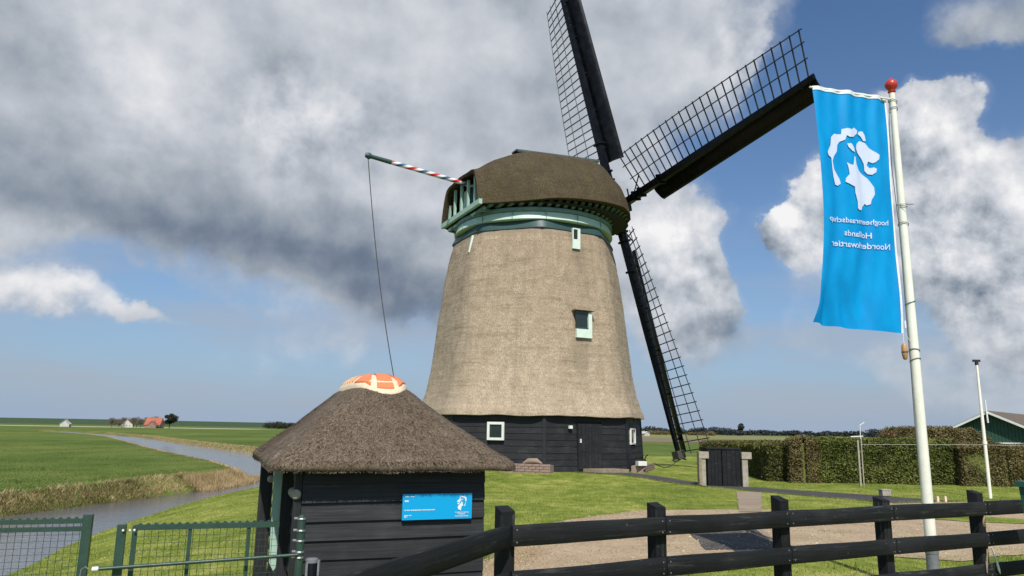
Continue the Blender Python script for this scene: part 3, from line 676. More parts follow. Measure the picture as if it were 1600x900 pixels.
for s_ in sv_:
    h_ = half(station(s_)); full = [(t, z) for t, z in h_] + [(-t, z) for t, z in h_[::-1][1:]]
    ro, ri = [], []
    for t, z in full:
        p = cp(s_, t, z); q = p * 1.0; k_ = noise.noise(q * 1.1) * .03 + noise.noise(q * 4.2) * .012
        dirv = (CN * t + Zv * (z - 11)).normalized(); ro.append(p + dirv * k_)
        fz = max(0, (z - 10.3)) / 3.4; ri.append(cp(s_ * .99, t * (.915 + .0 * fz), z - .26 * fz + (.02)))
    outer.append(ro); inner.append(ri)
NCc = len(outer[0])
b.grid(outer, uv=lambda i, j: (i * .13, j * .16)); b.grid([r[::-1] for r in inner], uv=lambda i, j: (i * .13, j * .16))
# join edges (eaves both sides, tail and front rims)
b.grid([[o[0] for o in outer], [o[0] for o in inner]]); b.grid([[o[-1] for o in inner], [o[-1] for o in outer]])
b.grid([inner[0], outer[0]]); b.grid([outer[-1], inner[-1]])
M['thatch_cap'] = mat('thatch_cap', m_thatch((.028, .020, .010), (.088, .067, .038), (.20, .158, .10), 1.0, moss=(.10, .085, .025), big_=.34, bumpd=.06))
M['thatch_gable'] = M['thatch_cap']
b.build('cap_thatch', M['thatch_cap'], mill, auto=50)
b = MB()
for s0, s1, z0, z1 in ((-1.0, 1.0, 13.74, 13.86), (1.0, 3.3, 13.86, 13.99)):
    b.bar(cp(s0, 0, z0), cp(s1, 0, z1), .5, .07)
for sg in (-1, 1): b.bar(cp(-.95, sg * .3, 13.66), cp(3.1, sg * .3, 13.88), .40, .06, up=(CN * sg * .5 + Zv))
b.build('ridge_boards', M['ridge'], mill)
# cap floor, tail gable and rafters
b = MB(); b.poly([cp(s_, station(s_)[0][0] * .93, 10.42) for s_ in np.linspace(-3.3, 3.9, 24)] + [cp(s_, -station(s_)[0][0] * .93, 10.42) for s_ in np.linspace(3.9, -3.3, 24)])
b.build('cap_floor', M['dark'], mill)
for k in range(20):
    s_ = -3.0 + k * .34
    for sg in (-1, 1):
        W0 = station(s_)[0]; b = MB(); t_in = 3.1 if abs(s_) < 3.1 else .5
        t_in = math.sqrt(max(.2, 3.3 ** 2 - s_ ** 2)) if abs(s_) < 3.28 else .4
        if W0[0] * .90 - t_in > .12:
            b.bar(cp(s_, sg * t_in, 10.36), cp(s_, sg * W0[0] * .90, W0[1] + .0), .16, .05); b.build('rafter', M['midteal'], mill)
def gp(t, z, off=0): return cp(-3.28 + .0 * t + off, t, z)
b = MB(); b.prism([gp(2.0, 10.4, .45), gp(1.4, 11.9, .45), gp(-1.4, 11.9, .45), gp(-2.0, 10.4, .45)], CA * .05); b.build('gable_boarding', M['teal'], mill)
b = MB(); b.bar(gp(-2.12, 10.46, -.2), gp(2.2, 10.46, -.2), .14, .20); b.build('gable_beam', M['palegreen'], mill)
b = MB(); b.bar(gp(-1.9, 10.26, .05), gp(2.05, 10.26, .05), .12, .12); b.build('gable_beam', M['midteal'], mill)
for t in (-1.85, -1.15, -.38, .38, 1.15, 1.80):
    b = MB(); tt = math.copysign(min(abs(t), 1.5 + .0), t); zt = 11.9 if abs(t) < 1.6 else 11.35
    b.bar(gp(t, 10.5), gp(t * (.97 if abs(t) < 1.6 else .9), zt), .11, .10, up=CA); b.build('gable_post', M['palegreen'], mill)
for t in (-.85, .85):
    b = MB(); b.bar(gp(t, 10.75, .35), gp(t * .9, 11.8, .35), .30, .06, up=CA); b.build('gable_shutter', M['mint'], mill)
for k in range(9):
    t = -1.8 + k * .45; b = MB(); b.bar(gp(t, 10.22, .05), gp(t, 10.26, 1.5), .08, .12); b.build('rafter', M['midteal'], mill)
# striped beam out of the tail, with its rope
PB0, PB1 = cp(-2.7, 0, 11.80), cp(-7.5, -.02, 12.37)
def m_stripe(N):
    x, y, z = N.sep(N.uv)
    f = N.m('FRACT', N.m('ADD', N.m('MULTIPLY', x, 1.02), y))
    c = N.ramp(f, [(0, (.60, .04, .05)), (.25, (.80, .78, .76)), (.5, (.05, .13, .26)), (.75, (.80, .78, .76))], 'CONSTANT')
    N.setp(c, .5)
M['stripe'] = mat('red_white_blue_stripes', m_stripe)
b = MB(); sp = PB0.lerp(PB1, .80); b.tube([PB0.lerp(PB1, t * .8) for t in np.linspace(0, 1, 12)], [.09] * 12, 14); b.build('striped_beam', M['stripe'], mill, auto=50)
b = MB(); b.tube([sp, PB0.lerp(PB1, .985)], [.095, .085], 12); b.tube([PB0.lerp(PB1, .98), PB0.lerp(PB1, 1.0), PB0.lerp(PB1, 1.025)], [.12, .135, .09], 12); b.build('beam_end', M['teal'], mill, auto=40)
tip = PB0.lerp(PB1, 1.0) - Zv * .15; e_ = Vector((-3.55, 27.6, hz(-3.55, 27.6)))
pts = []
for i in range(25):
    t = i / 24; p = tip.lerp(e_, t); p += Vector((-.55, -.1, 0)) * math.sin(math.pi * t) * .40; pts.append(p)
b = MB(); b.tube(pts, .019, 6); b.build('hoist_rope', M['rope'], mill)

# rotor
al, off, til, ph, Ls, zc = 1.109, 4.50, .197, .1165, 11.76, 12.03
RC = Vector((MC[0] + off * math.sin(al), MC[1] + off * math.cos(al), zc))
ra = Vector((math.sin(al) * math.cos(til), math.cos(al) * math.cos(til), math.sin(til))); re = Vector((math.cos(al), -math.sin(al), 0)); ru = re.cross(ra)
if ru.z < 0: ru = -ru
b = MB(); b.tube([RC - ra * 2.6, RC - ra * .3, RC + ra * .3], [.30, .30, .34], 14); b.hexa(RC, ra, re, ru, 1.1, .62, .62); b.build('windshaft', M['steel'], mill, auto=40)
NBAR = 26; R_IN, R_OUT, LW = 1.75, 11.55, 1.84
def twist(r): return -.40 + .55 * (r - R_IN) / (R_OUT - R_IN)
bar_mb = MB(); bar_mb.hexa(Vector((LW / 2 - .05, 0, 0)), Vector((1, 0, 0)), Vector((0, 1, 0)), Zv, LW + .24, .038, .042); bar_me = bar_mb.mesh('crossbar'); bar_me.materials.append(M['sailwood'])
labels = ['sail hanging straight down beside the body', 'sail reaching out to the upper side behind the flag', 'sail pointing up beyond the cap', 'sail hidden behind the thatched body']
for q in range(4):
    an = -math.pi / 2 + ph + q * math.pi / 2; dv = re * math.cos(an) + ru * math.sin(an); wv_ = -re * math.sin(an) + ru * math.cos(an)
    zoff = ra * (.14 if q % 2 else -.14)
    C0 = RC + zoff
    b = MB(); b.bar(C0 + dv * .0, C0 + dv * 5.9, .33, .30, up=ra, taper=.84); b.bar(C0 + dv * 5.9, C0 + dv * Ls, .277, .252, up=ra, taper=.58)
    sail = b.build('sail', M['steel'], mill)
    sig = .10; wl = (wv_ + ra * sig).normalized()                        # lattice lies to the trailing side
    for i in range(NBAR):
        r = R_IN + (R_OUT - R_IN) * i / (NBAR - 1); tw = twist(r)
        w2_ = (wv_ + ra * tw).normalized(); n2 = dv.cross(w2_).normalized()
        Mx = frame(C0 + dv * r + w2_ * (.06 + random.uniform(-.015, .015)), w2_, n2, w2_.cross(n2))
        inst('crossbar', bar_me, sail, Mx)
    for l_ in (.70, 1.33, LW):
        b = MB(); rr_ = [R_IN - .15 + (R_OUT + .3 - R_IN) * i / 16 for i in range(17)]; pr_ = []
        for r in rr_:
            w2_ = (wv_ + ra * twist(r)).normalized(); pr_.append(C0 + dv * r + w2_ * (l_ + .06) - ra * .04)
        b.tube(pr_, .022, 4); b.build('lath', M['sailwood'], sail)
    # streamlined leading board: curved plate
    sec = [(-.25, .25), (.0, .29), (.2, .36), (.34, .46), (.48, .57), (.55, .67), (.58, .74)]
    b = MB(); ru_ = [2.25 + (11.60 - 2.25) * i / 20 for i in range(21)]; rows = []; rows2 = []
    for i, r in enumerate(ru_):
        k_ = 1.0 - .10 * i / 20; sh = .18 if i == 0 else 0
        rows.append([C0 + dv * (r + (.12 * (l_ > .6) if i == 0 else 0)) - wv_ * (l_ * k_) + ra * (n_ * k_) for l_, n_ in sec])
        rows2.append([C0 + dv * (r + (.12 * (l_ > .6) if i == 0 else 0)) - wv_ * ((l_ - .02) * k_) + ra * ((n_ + .05) * k_) for l_, n_ in sec])
    b.grid(rows); b.grid([r[::-1] for r in rows2]); b.grid([rows[0], rows2[0]]); b.grid([rows2[-1], rows[-1]]); b.grid([[r[-1] for r in rows], [r[-1] for r in rows2]]); b.grid([[r[0] for r in rows2], [r[0] for r in rows]])
    b.build('leading_board', M['steel'], sail, auto=60)
    for r in (3.0, 5.0, 7.0, 9.0, 11.0):
        b = MB(); b.hexa(C0 + dv * r + ra * .22, dv, ra, wv_, .07, .26, .12); b.build('bracket', M['steel'], sail)
    for r in (1.3, 1.75, 3.2):
        b = MB(); b.hexa(C0 + dv * r, dv, ra, wv_, .09, .42, .44); b.build('iron_band', M['steel'], sail)
    b = MB(); b.tube([C0 + dv * 1.2 + wv_ * .15, C0 + dv * 2.0 + wv_ * .75 - ra * .1], .03, 6); b.tube([C0 + dv * .9 - ra * .1, C0 + dv * .95 + wv_ * .5 - ra * .1], .035, 6); b.build('stay_bar', M['steel'], sail)
    if q == 0:
        b = MB(); tp = C0 + dv * Ls; b.hexa(tp - dv * .1, dv, wv_, ra, .35, .42, .4); b.tube([tp + Vector((x_ * .3, y_ * .2, -.12 + .1 * math.sin(x_ * 3))) for x_, y_ in ((-1, 0), (-.4, 1), (.3, -.5), (1, .6), (.4, 0))], .04, 6); b.build('sail_tether', M['rope'], sail)

# planters and rope at the mill's foot
def planter(name, k, f0, f1, z0, z1, label, outn=.5):
    a, d, n, L = face_frame(k, 4.85); c0 = a + d * (L * f0); c1 = a + d * (L * f1); t = thing(name, label, 'planter', ((c0 + c1) / 2 + n * outn / 2 + Zv * z0))
    rows_ = 4; hb = (z1 - z0) / rows_; Lw = (c1 - c0).length; nb = int(Lw / .26); lb = Lw / nb
    me = None
    for r in range(rows_):
        for i in range(nb):
            b = MB(); s0 = i * lb + (.0 if r % 2 else lb * .0) ; c = c0 + d * (s0 + lb / 2 + (lb / 2 if r % 2 and i < nb - 1 else 0)) + n * outn + Zv * (z0 + hb * (r + .5))
            if me is None:
                b.hexa(Vector((0, 0, 0)), d, n, Zv, lb - .02, .11, hb - .014); me = b.mesh('brick'); me.materials.append(M['brickred'])
            inst('brick', me, t, Matrix.Translation(c + n * random.uniform(-.006, .006)))
    b = MB(); cc = (c0 + c1) / 2 + Zv * ((z0 + z1) / 2 - .02)
    b.hexa(cc + n * (outn - .045), d, n, Zv, Lw - .02, .07, z1 - z0 - .03); b.hexa(cc + n * (outn / 2), d, n, Zv, Lw - .04, outn - .1, z1 - z0 - .06); b.build('planter_core', M['brickred'], t)
    return t, c0, c1, n, d
pl1, c0, c1, n, d = planter('brick_planter', -1, .60, 1.10, .10, .46, 'long low brick planter below the white framed mill window')
b = MB(); cc = c0.lerp(c1, .62) + n * .35 + Zv * .46
b.tube([cc + d * -.35, cc + d * -.15 + Zv * .08, cc + d * .15 + Zv * .09, cc + d * .35], [.03, .1, .1, .03], 8)
tag(b.build('stone', M['step'], None, loc=cc, auto=60), 'pale flat stone lying on the long brick planter', 'stone')
pl2, c0, c1, n, d = planter('brick_planter', 1, -.10, .62, .08, .42, 'short brick planter at the mill corner by the sail tip')
b = MB(); cc = c0.lerp(c1, .0) + n * .42 + Zv * .40
b.box(cc + Zv * .07, (.34, .24, .16), .3); tag(b.build('trough', M['white'], None, loc=cc), 'small white trough on the corner brick planter', 'trough')
b = MB(); cc = c0.lerp(c1, .3) + n * .4 + Zv * .42
b.lathe(cc, [(.07, 0), (.1, .14), (.09, .16), (.02, .16)], 10); b.tube([cc + Zv * .12, cc + Vector((.1, 0, .3)), cc + Vector((.16, 0, .34))], .02, 5); b.tube([cc + Vector((.0, 0, .15)), cc + Vector((-.06, 0, .24)), cc + Vector((0, 0, .32))], .012, 5)
tag(b.build('watering_can', M['steel'], None, loc=cc, auto=40), 'small dark watering can beside the white trough', 'watering can')
tp = RC + ra * -.14 + (re * math.cos(-math.pi / 2 + ph) + ru * math.sin(-math.pi / 2 + ph)) * (Ls + .05)
st_ = c1 + n * .5 + Zv * .40
b = MB(); pts = []
for i in range(17):
    t = i / 16; p = st_.lerp(tp, t); p.z -= .28 * math.sin(math.pi * t); pts.append(p)
b.tube(pts, .022, 6); tag(b.build('rope', M['rope'], None, loc=st_), 'dark rope slung low from the brick planter to the sail tip', 'rope')

# ------------------------------------------------------------------ thatched hut
HU = Vector((math.cos(.3747), math.sin(.3747), 0)); HN = Vector((-HU.y, HU.x, 0)); HC = Vector((-1.486, 5.5, 0)); HW, HLn = 1.367, 2.44
hut = thing('thatched_hut', 'small black boarded hut with a broad low thatched roof and tiled ridge', 'hut', (HC + HU * HW / 2 + HN * HLn / 2))
def hp(a, b_, z): return HC + HU * a + HN * b_ + Zv * z
b = MB(); q_ = [hp(.01, .01, 0), hp(HW - .01, .01, 0), hp(HW - .01, HLn - .01, 0), hp(.01, HLn - .01, 0)]; b.prism([Vector((p.x, p.y, -.2)) for p in q_], (0, 0, 1.58)); b.build('wall', M['tar'], hut)
pz = .131; z = 1.062 - pz * 8
zl = []
while z < 1.33: zl.append(z); z += pz
for i, z0 in enumerate(zl):
    for (a0, a1, nn) in ((hp(.0, 0, 0), hp(HW + .02, 0, 0), -HN), (hp(HW, 0, 0), hp(HW, HLn, 0), HU), (hp(0, HLn, 0), hp(0, .05, 0), -HU)):
        lapboard(a0, a1, z0, z0 + pz + .008, nn, M['tar'], hut, t0=.026, t1=.006)
# left side trim: black corner post, pale green board, two log ends
b = MB(); b.bar(hp(-.03, .0, -.1), hp(-.03, .0, 1.30), .05, .05, up=HN); b.build('corner_post', M['tar'], hut)
b = MB(); b.bar(hp(-.10, 2.25, -.1), hp(-.10, 2.25, 1.34), .12, .10, up=HN); b.build('corner_post', M['tar'], hut)
b = MB()
cpts = [(.0, 1.36, .16), (.0, 1.25, .17), (.02, 1.0, .17), (.05, .85, .15), (.07, .74, .12), (.03, .68, .04)]
pol = [hp(-.015 - w, .85, z) for z, w in ((1.36, .03), (1.1, .025), (.8, .03), (.6, .04), (.48, .06))] + [hp(-.04 - w, .85, z) for z, w in ((.46, .05), (.52, .085), (.7, .09), (.9, .09), (1.1, .095), (1.36, .10))]
b.prism(pol, HN * .03); b.build('pale_board', M['palegreen'], hut)
for bb, zz, aa in ((-.02, 1.125, -.045), (2.2, 1.09, -.06)):
    b = MB(); c = hp(aa, bb, zz); b.tube([c + HN * .2, c - HN * .02, c - HN * .03], [.036, .036, .026], 14); b.build('log_end', M['concrete'], hut, auto=40)
b = MB(); b.bar(hp(-.05, .55, -.1), hp(-.05, .55, 1.30), .09, .05, up=HN); b.build('corner_post', M['tar'], hut)
# roof
RA_, RB_, rb0 = HW / 2 + .236, HLn / 2 + .206, .42
RCn = HC + HU * HW / 2 + HN * HLn / 2
zp = [(0, 2.0), (.12, 1.998), (.20, 1.982), (.28, 1.925), (.4, 1.82), (.6, 1.65), (.8, 1.495), (.93, 1.40), (1.0, 1.338)]
def rz_(t):
    for (t0, z0), (t1, z1) in zip(zp, zp[1:]):
        if t <= t1: u = (t - t0) / (t1 - t0); return z0 + (z1 - z0) * u
    return zp[-1][1]
NRr = 120
def roof_pt(t, i, dz=0):
    a = 2 * math.pi * i / NRr; p = 2.4 + 4.0 * t + 24. * t ** 4; A = max(.02, RA_ * t); B = rb0 * (1 - .0) + (RB_ - rb0) * t
    c, s_ = math.cos(a), math.sin(a); k = (abs(c) ** p + abs(s_) ** p) ** (-1 / p)
    P = RCn + HU * (A * c * k) + HN * (B * s_ * k)
    lo_ = .012 * noise.noise(Vector((P.x * 4, P.y * 4, 0))) + .006 * noise.noise(Vector((P.x * 14, P.y * 14, 2)))
    P.z = rz_(t) + dz + lo_
    return P
b = MB(); ts = [0.001] + list(np.linspace(.05, .97, 34)) + [.985, 1.0]; rows = [[roof_pt(t, i) for i in range(NRr)] for t in ts]
rows.append([roof_pt(1.0, i) + Zv * -.045 for i in range(NRr)]); rows.append([roof_pt(.8, i) * 1.0 + Zv * (1.31 - roof_pt(.8, i).z) for i in range(NRr)]); rows.append([roof_pt(.4, i) + Zv * (1.33 - roof_pt(.4, i).z) for i in range(NRr)])
b.grid(rows, closed=True, uv=lambda i, j: (j / NRr * 9.5, i * .045))
M['thatch_hut'] = mat('thatch_hut', m_thatch((.058, .041, .027), (.165, .125, .088), (.39, .31, .225), .4, bumpd=.012))
roof = b.build('roof', M['thatch_hut'], hut, smooth=True)
# reed ends standing out of the roof
nR = 42000; tt = np.sqrt(RNG.uniform(.08, 1.0, nR)); ii = RNG.uniform(0, NRr, nR); Vv = np.zeros((nR * 3, 3)); bsx = BASE[roof]
for k in range(nR):
    t = float(tt[k]); p = roof_pt(t, float(ii[k])); p2 = roof_pt(min(1.0, t + .03), float(ii[k])); dn = (p2 - p).normalized() if t < .97 else Vector(((p - RCn).x, (p - RCn).y, -.5)).normalized()
    nrm = Vector((dn.x * .5, dn.y * .5, 1)).normalized(); sd2 = dn.cross(nrm).normalized(); ln = random.uniform(.012, .03); w = random.uniform(.0016, .0034)
    tipp = p + dn * ln + nrm * random.uniform(.004, .013) + sd2 * random.uniform(-.006, .006); Vv[3 * k] = p + sd2 * w; Vv[3 * k + 1] = p - sd2 * w; Vv[3 * k + 2] = tipp
# fringe under the eave edge
nF = 9000; Vf = np.zeros((nF * 3, 3))
for k in range(nF):
    i = random.uniform(0, NRr); p = roof_pt(1.0, i) - Zv * random.uniform(0, .055); o2 = (p - RCn); o2.z = 0; o2.normalize(); s2 = Vector((-o2.y, o2.x, 0)); w = random.uniform(.0015, .0035)
    tipp = p + o2 * random.uniform(.0, .012) - Zv * random.uniform(.001, .011) + s2 * random.uniform(-.006, .006); Vf[3 * k] = p + s2 * w - o2 * .01; Vf[3 * k + 1] = p - s2 * w - o2 * .01; Vf[3 * k + 2] = tipp
VV = np.concatenate([Vv, Vf]) - np.array(bsx); FF = np.arange(len(VV)).reshape(-1, 3)
o = mesh_obj('reed_ends', quick_mesh('reed_ends', VV, FF, M['reedtip']), None, roof); o['kind'] = 'stuff'
# ridge: cream mortar saddle with orange ridge tiles
def roof_z(a, b_):
    lo, hi = 0.001, 1.0
    for _ in range(18):
        t = (lo + hi) / 2; p = 2.4 + 4.0 * t + 24. * t ** 4; A = max(.02, RA_ * t); B = rb0 + (RB_ - rb0) * t
        if (abs(a / A) ** p + abs(b_ / B) ** p) > 1: lo = t
        else: hi = t
    return rz_(hi)
def dome(t, i, lift=0.0, n=48):
    a = 2 * math.pi * i / n; c, s_ = math.cos(a), math.sin(a); A = .26 * t; B = .70 * t; p = 2.6; k = (abs(c) ** p + abs(s_) ** p) ** (-1 / p)
    x_, y_ = A * c * k, B * s_ * k - .06
    z = .55 * roof_z(x_, y_) + .45 * 1.985 + .016 + .058 * (1 - t ** 2.2) - .05 * t ** 5 * (1 if roof_z(x_, y_) < 1.93 else .3) + lift
    return RCn + HU * x_ + HN * y_ + Zv * max(z, roof_z(x_, y_) + .012 + lift)
b = MB(); b.grid([[dome(t, i) for i in range(48)] for t in (.001, .15, .3, .45, .6, .75, .88, .96, 1.0)] + [[dome(1.01, i) - Zv * .05 for i in range(48)]], closed=True)
ridge = b.build('ridge_saddle', M['mortar'], hut, smooth=True)
def tile(i0, i1, t0, t1, tri=None, mt='orange'):
    b = MB(); g = []
    for a_ in range(5):
        row = []
        for c_ in range(5):
            u = a_ / 4; v = c_ / 4; ia = i0 + (i1 - i0) * v; t = t0 + (t1 - t0) * u
            if tri == 'l': ia = i1 + (ia - i1) * u
            if tri == 'r': ia = i0 + (ia - i0) * u
            row.append(dome(t, ia, .014))
        g.append(row)
    b.grid(g); b.grid([[g[0][j] - Zv * .03 for j in range(5)], g[0]]); b.grid([g[-1], [p - Zv * .03 for p in g[-1]]]); b.grid([[r[0] for r in g], [r[0] - Zv * .03 for r in g]]); b.grid([[r[-1] - Zv * .03 for r in g], [r[-1] for r in g]])
    b.build('ridge_tile', M[mt], ridge, auto=60)
# angle index: 36 = towards -HN (front), 24 = -HU (left), 0 = +HU (right)
tile(33.6, 38.0, .35, .96); tile(28.4, 32.2, .3, .95, 'l'); tile(39.4, 43.6, .3, .95, 'r'); tile(45.2, 50.2, .5, .93)
for k in range(7): tile(20.4 + k * 1.12, 20.85 + k * 1.12, .38, .9, mt='faded')

# sign on the hut
LION = {
 'mane': [(60, 240), (75, 200), (75, 150), (90, 130), (135, 130), (135, 100), (160, 98), (185, 105), (205, 92), (225, 108), (225, 125), (200, 150), (175, 152), (160, 140), (155, 165), (130, 175), (115, 195), (112, 235), (97, 265), (92, 290), (102, 340), (130, 398), (137, 425), (125, 437), (110, 430), (98, 380), (90, 320), (84, 272), (66, 258)],
 'ear': [(165, 190), (185, 190), (205, 215), (212, 240), (192, 236), (172, 212)],
 'tuft': [(235, 115), (255, 115), (272, 140), (279, 172), (262, 173), (247, 147), (230, 131)],
 'face': [(225, 190), (240, 172), (275, 186), (300, 215), (330, 240), (352, 260), (350, 285), (335, 300), (320, 305), (292, 295), (284, 318), (300, 335), (328, 330), (342, 340), (338, 360), (315, 375), (290, 370), (275, 350), (270, 310), (255, 275), (230, 240), (221, 215)],
 'body': [(205, 268), (215, 268), (221, 310), (240, 345), (290, 395), (325, 450), (328, 490), (312, 520), (308, 545), (290, 550), (280, 540), (262, 560), (255, 578), (240, 580), (230, 570), (228, 530), (215, 480), (212, 445), (185, 425), (162, 415), (165, 395), (185, 370), (178, 330), (170, 300), (190, 316), (200, 318)]}
def text_tris(s_, size=1.0):
    cu = bpy.data.curves.new('t', 'FONT'); cu.body = s_; cu.size = size; cu.align_x = 'CENTER'; cu.resolution_u = 3; cu.offset = .012
    o = bpy.data.objects.new('t', cu); COL.objects.link(o); bpy.context.view_layer.update()
    me = o.to_mesh(); me.calc_loop_triangles(); V_ = [tuple(v.co)[:2] for v in me.vertices]; F_ = [tuple(t.vertices) for t in me.loop_triangles]
    o.to_mesh_clear(); bpy.data.objects.remove(o); bpy.data.curves.remove(cu)
    xs_ = [v[0] for v in V_]; ys_ = [v[1] for v in V_]; w = max(xs_) - min(xs_); x0 = min(xs_); y0 = min(ys_)
    return [((x - x0) / w, (y) / w) for x, y in V_], F_, (max(ys_) - y0) / w
def poly_tris(pts, sub=None):
    r = delaunay_2d_cdt([Vector(p) for p in pts], [(i, (i + 1) % len(pts)) for i in range(len(pts))], [], 1, 1e-6)
    return [tuple(v) for v in r[0]], [tuple(f) for f in r[2]]
M['cyan'] = mat('cyan_print', lambda N: N.setp((.0, .36, .72), .45, N.noise(N.obj, 8, 3), .05, .003))
M['bannerprint'] = mat('banner_print', m_plain((.62, .68, .86), (.58, .65, .84), .6, 5))
M['print'] = mat('white_print', m_plain((.82, .86, .90), None, .5, 5))
SN = -HN
sg = thing('sign', 'bright blue rectangular sign with white lion emblem, screwed to the hut boards', 'sign', hp(1.0, -.04, 1.02))
b = MB(); b.hexa(hp(1.0, -.045, 1.022), HU, HN, Zv, .545, .012, .188); b.build('panel', M['cyan'], sg)
def sg_pt(u, v): return hp(1.0 - .2725 + .545 * u, -.0535, 1.022 - .094 + .188 * v)
b = MB()
for nm, pts in LION.items():
    V_, F_ = poly_tris(pts); k0 = len(b.v); b.v += [tuple(sg_pt(.855 - (x - 195) / 345 * .17, .90 - (y - 92) / 490 * .58)) for x, y in V_]
    for f in F_: b.face([k0 + i for i in f])
b.build('lion_emblem', M['print'], sg)
def sign_text(s_, u0, v0, wu, name='lettering'):
    V_, F_, hh = text_tris(s_); b = MB(); b.v = [tuple(sg_pt(u0 + x * wu, v0 + y * wu * .545 / .188)) for x, y in V_]
    for f in F_: b.face(f)
    b.build(name, M['print'], sg)
sign_text('hoogheemraadschap', .755, .235, .20); sign_text('Hollands', .80, .165, .10); sign_text('Noorderkwartier', .755, .085, .20)
b = MB()
random.seed(3)
for (v, h_, x1, gap) in ((.885, .022, .17, .3), (.70, .06, .085, .1), (.36, .035, .46, .2), (.10, .05, .07, .3), (.16, .03, .13, .5)):
    u = .03
    while u < x1:
        w = random.uniform(.008, .028); b.poly([sg_pt(u, v), sg_pt(min(u + w, x1), v), sg_pt(min(u + w, x1), v + h_), sg_pt(u, v + h_)]); u += w + .004 + (random.random() < gap) * .008
b.build('small_print', M['print'], sg)['kind'] = 'stuff'
random.seed(11)

# ------------------------------------------------------------------ black rail fence
FP = [Vector((.01, 4.55, 0)), Vector((1.03, 5.13, 0)), Vector((2.07, 5.72, 0)), Vector((3.09, 6.21, 0)), Vector((4.20, 6.77, 0)), Vector((5.3, 7.32, 0)), Vector((6.5, 7.9, 0))]
fence = thing('rail_fence', 'black three rail wooden fence running across in front of the gravel drive', 'fence', FP[0])
FZ = [(.988, .118), (.730, .118), (.470, .118), (.19, .118)]
fdir = (FP[4] - FP[0]).normalized(); fn = Vector((fdir.y, -fdir.x, 0))
for i, p in enumerate(FP):
    b = MB(); lean = Vector((random.uniform(-.008, .008), random.uniform(-.008, .008), 0)); tz = (1.135, 1.12, 1.125, 1.10, 1.12, 1.12, 1.12)[i]
    pw = .088; pd = .09; pp = p - fn * (.02 + pd / 2)
    c0 = pp - Zv * .15; c1 = pp + Zv * (tz - .03) + lean; b.bar(c0, c1, pw, pd, up=fdir)
    # sloping weathered top
    q = [c1 + fdir * sx * pw / 2 + fn * sy * pd / 2 for sx, sy in ((-1, -1), (1, -1), (1, 1), (-1, 1))]; t = [v + Zv * (.03 + (.014 if j in (0, 1) else -.012) + random.uniform(-.006, .006)) for j, v in enumerate(q)]
    k0 = len(b.v); b.v += [tuple(v) for v in q + t]
    b.face((k0 + 4, k0 + 5, k0 + 6, k0 + 7))
    for j in range(4): b.face((k0 + j, k0 + (j + 1) % 4, k0 + 4 + (j + 1) % 4, k0 + 4 + j))
    b.build('post', M['fence'], fence)
def rail(p0, p1, z0, z1, hgt, parent, nn, seg=8, tk=.034):
    b = MB(); rows = []; u0 = random.random() * 30; d = (p1 - p0); L = d.length; ph_ = random.random() * 9
    for i in range(seg + 1):
        t = i / seg; c = p0.lerp(p1, t); zc_ = z0 + (z1 - z0) * t - .002 * math.sin(math.pi * t) + .0012 * math.sin(ph_ + t * 4); wv2 = .002 * math.sin(ph_ * 2 + t * 11); hh = hgt / 2 + .002 * math.sin(ph_ + t * 5)
        ch = .004
        pr = [(0 + ch, hh), (tk - ch, hh), (tk, hh - ch), (tk, -hh + ch), (tk - ch, -hh), (ch, -hh), (0, -hh + ch), (0, hh - ch)]
        rows.append([c + nn * (o_ + wv2) + Zv * (zc_ + z_) for o_, z_ in pr])
    vs_ = [0, .03, .034, .16, .165, .19, .2, .33, .34]
    b.grid(rows, closed=True, uv=lambda i, j: (u0 + L * i / seg, u0 + vs_[j])); k = len(b.v)
    b.face([k - 8 + i for i in range(8)]); b.face([i for i in range(8)][::-1])
    return b.build('rail', M['fence'], parent, auto=50)
for z, h_ in FZ[:3]:
    for i in range(len(FP) - 1):
        jz = [.0, .004, -.003, .003, -.002, .002, 0]
        rail(FP[i] + fdir * .003, FP[i + 1] - fdir * .003, z + jz[i], z + jz[i + 1], h_, fence, fn)
# nail heads
for i, p in enumerate(FP[:6]):
    for z, h_ in FZ[:3]:
        for sx in (-.03, .03):
            for sz in (-.035, .035):
                b = MB(); c = p + fdir * sx + Zv * (z + sz) + fn * .034; b.tube([c, c + fn * .003], .005, 6); b.build('nail', M['grey'], fence)
# side run that turns towards the viewer and drops to the left
GP = [Vector((-.02, 4.53, 0)), Vector((-1.02, 2.05, 0)), Vector((-1.75, .2, 0))]
gd = (GP[1] - GP[0]).normalized(); gn = Vector((gd.y, -gd.x, 0)) * -1
if gn.dot(Vector((0, 0, 0)) - GP[0]) < 0: gn = -gn
f2 = thing('rail_fence', 'run of black rails turning off the first fence post and slanting down past the hut', 'fence', GP[1])
for i, p in enumerate(GP[1:]):
    b = MB(); b.bar(p - Zv * .15, p + Zv * 1.1, .1, .1, up=gd); b.build('post', M['fence'], f2)
for z, h_ in FZ[:3]:
    rail(GP[0] + gn * .0, GP[1], z, z + .005, h_, f2, gn); rail(GP[1], GP[2], z + .005, z + .005, h_, f2, gn)
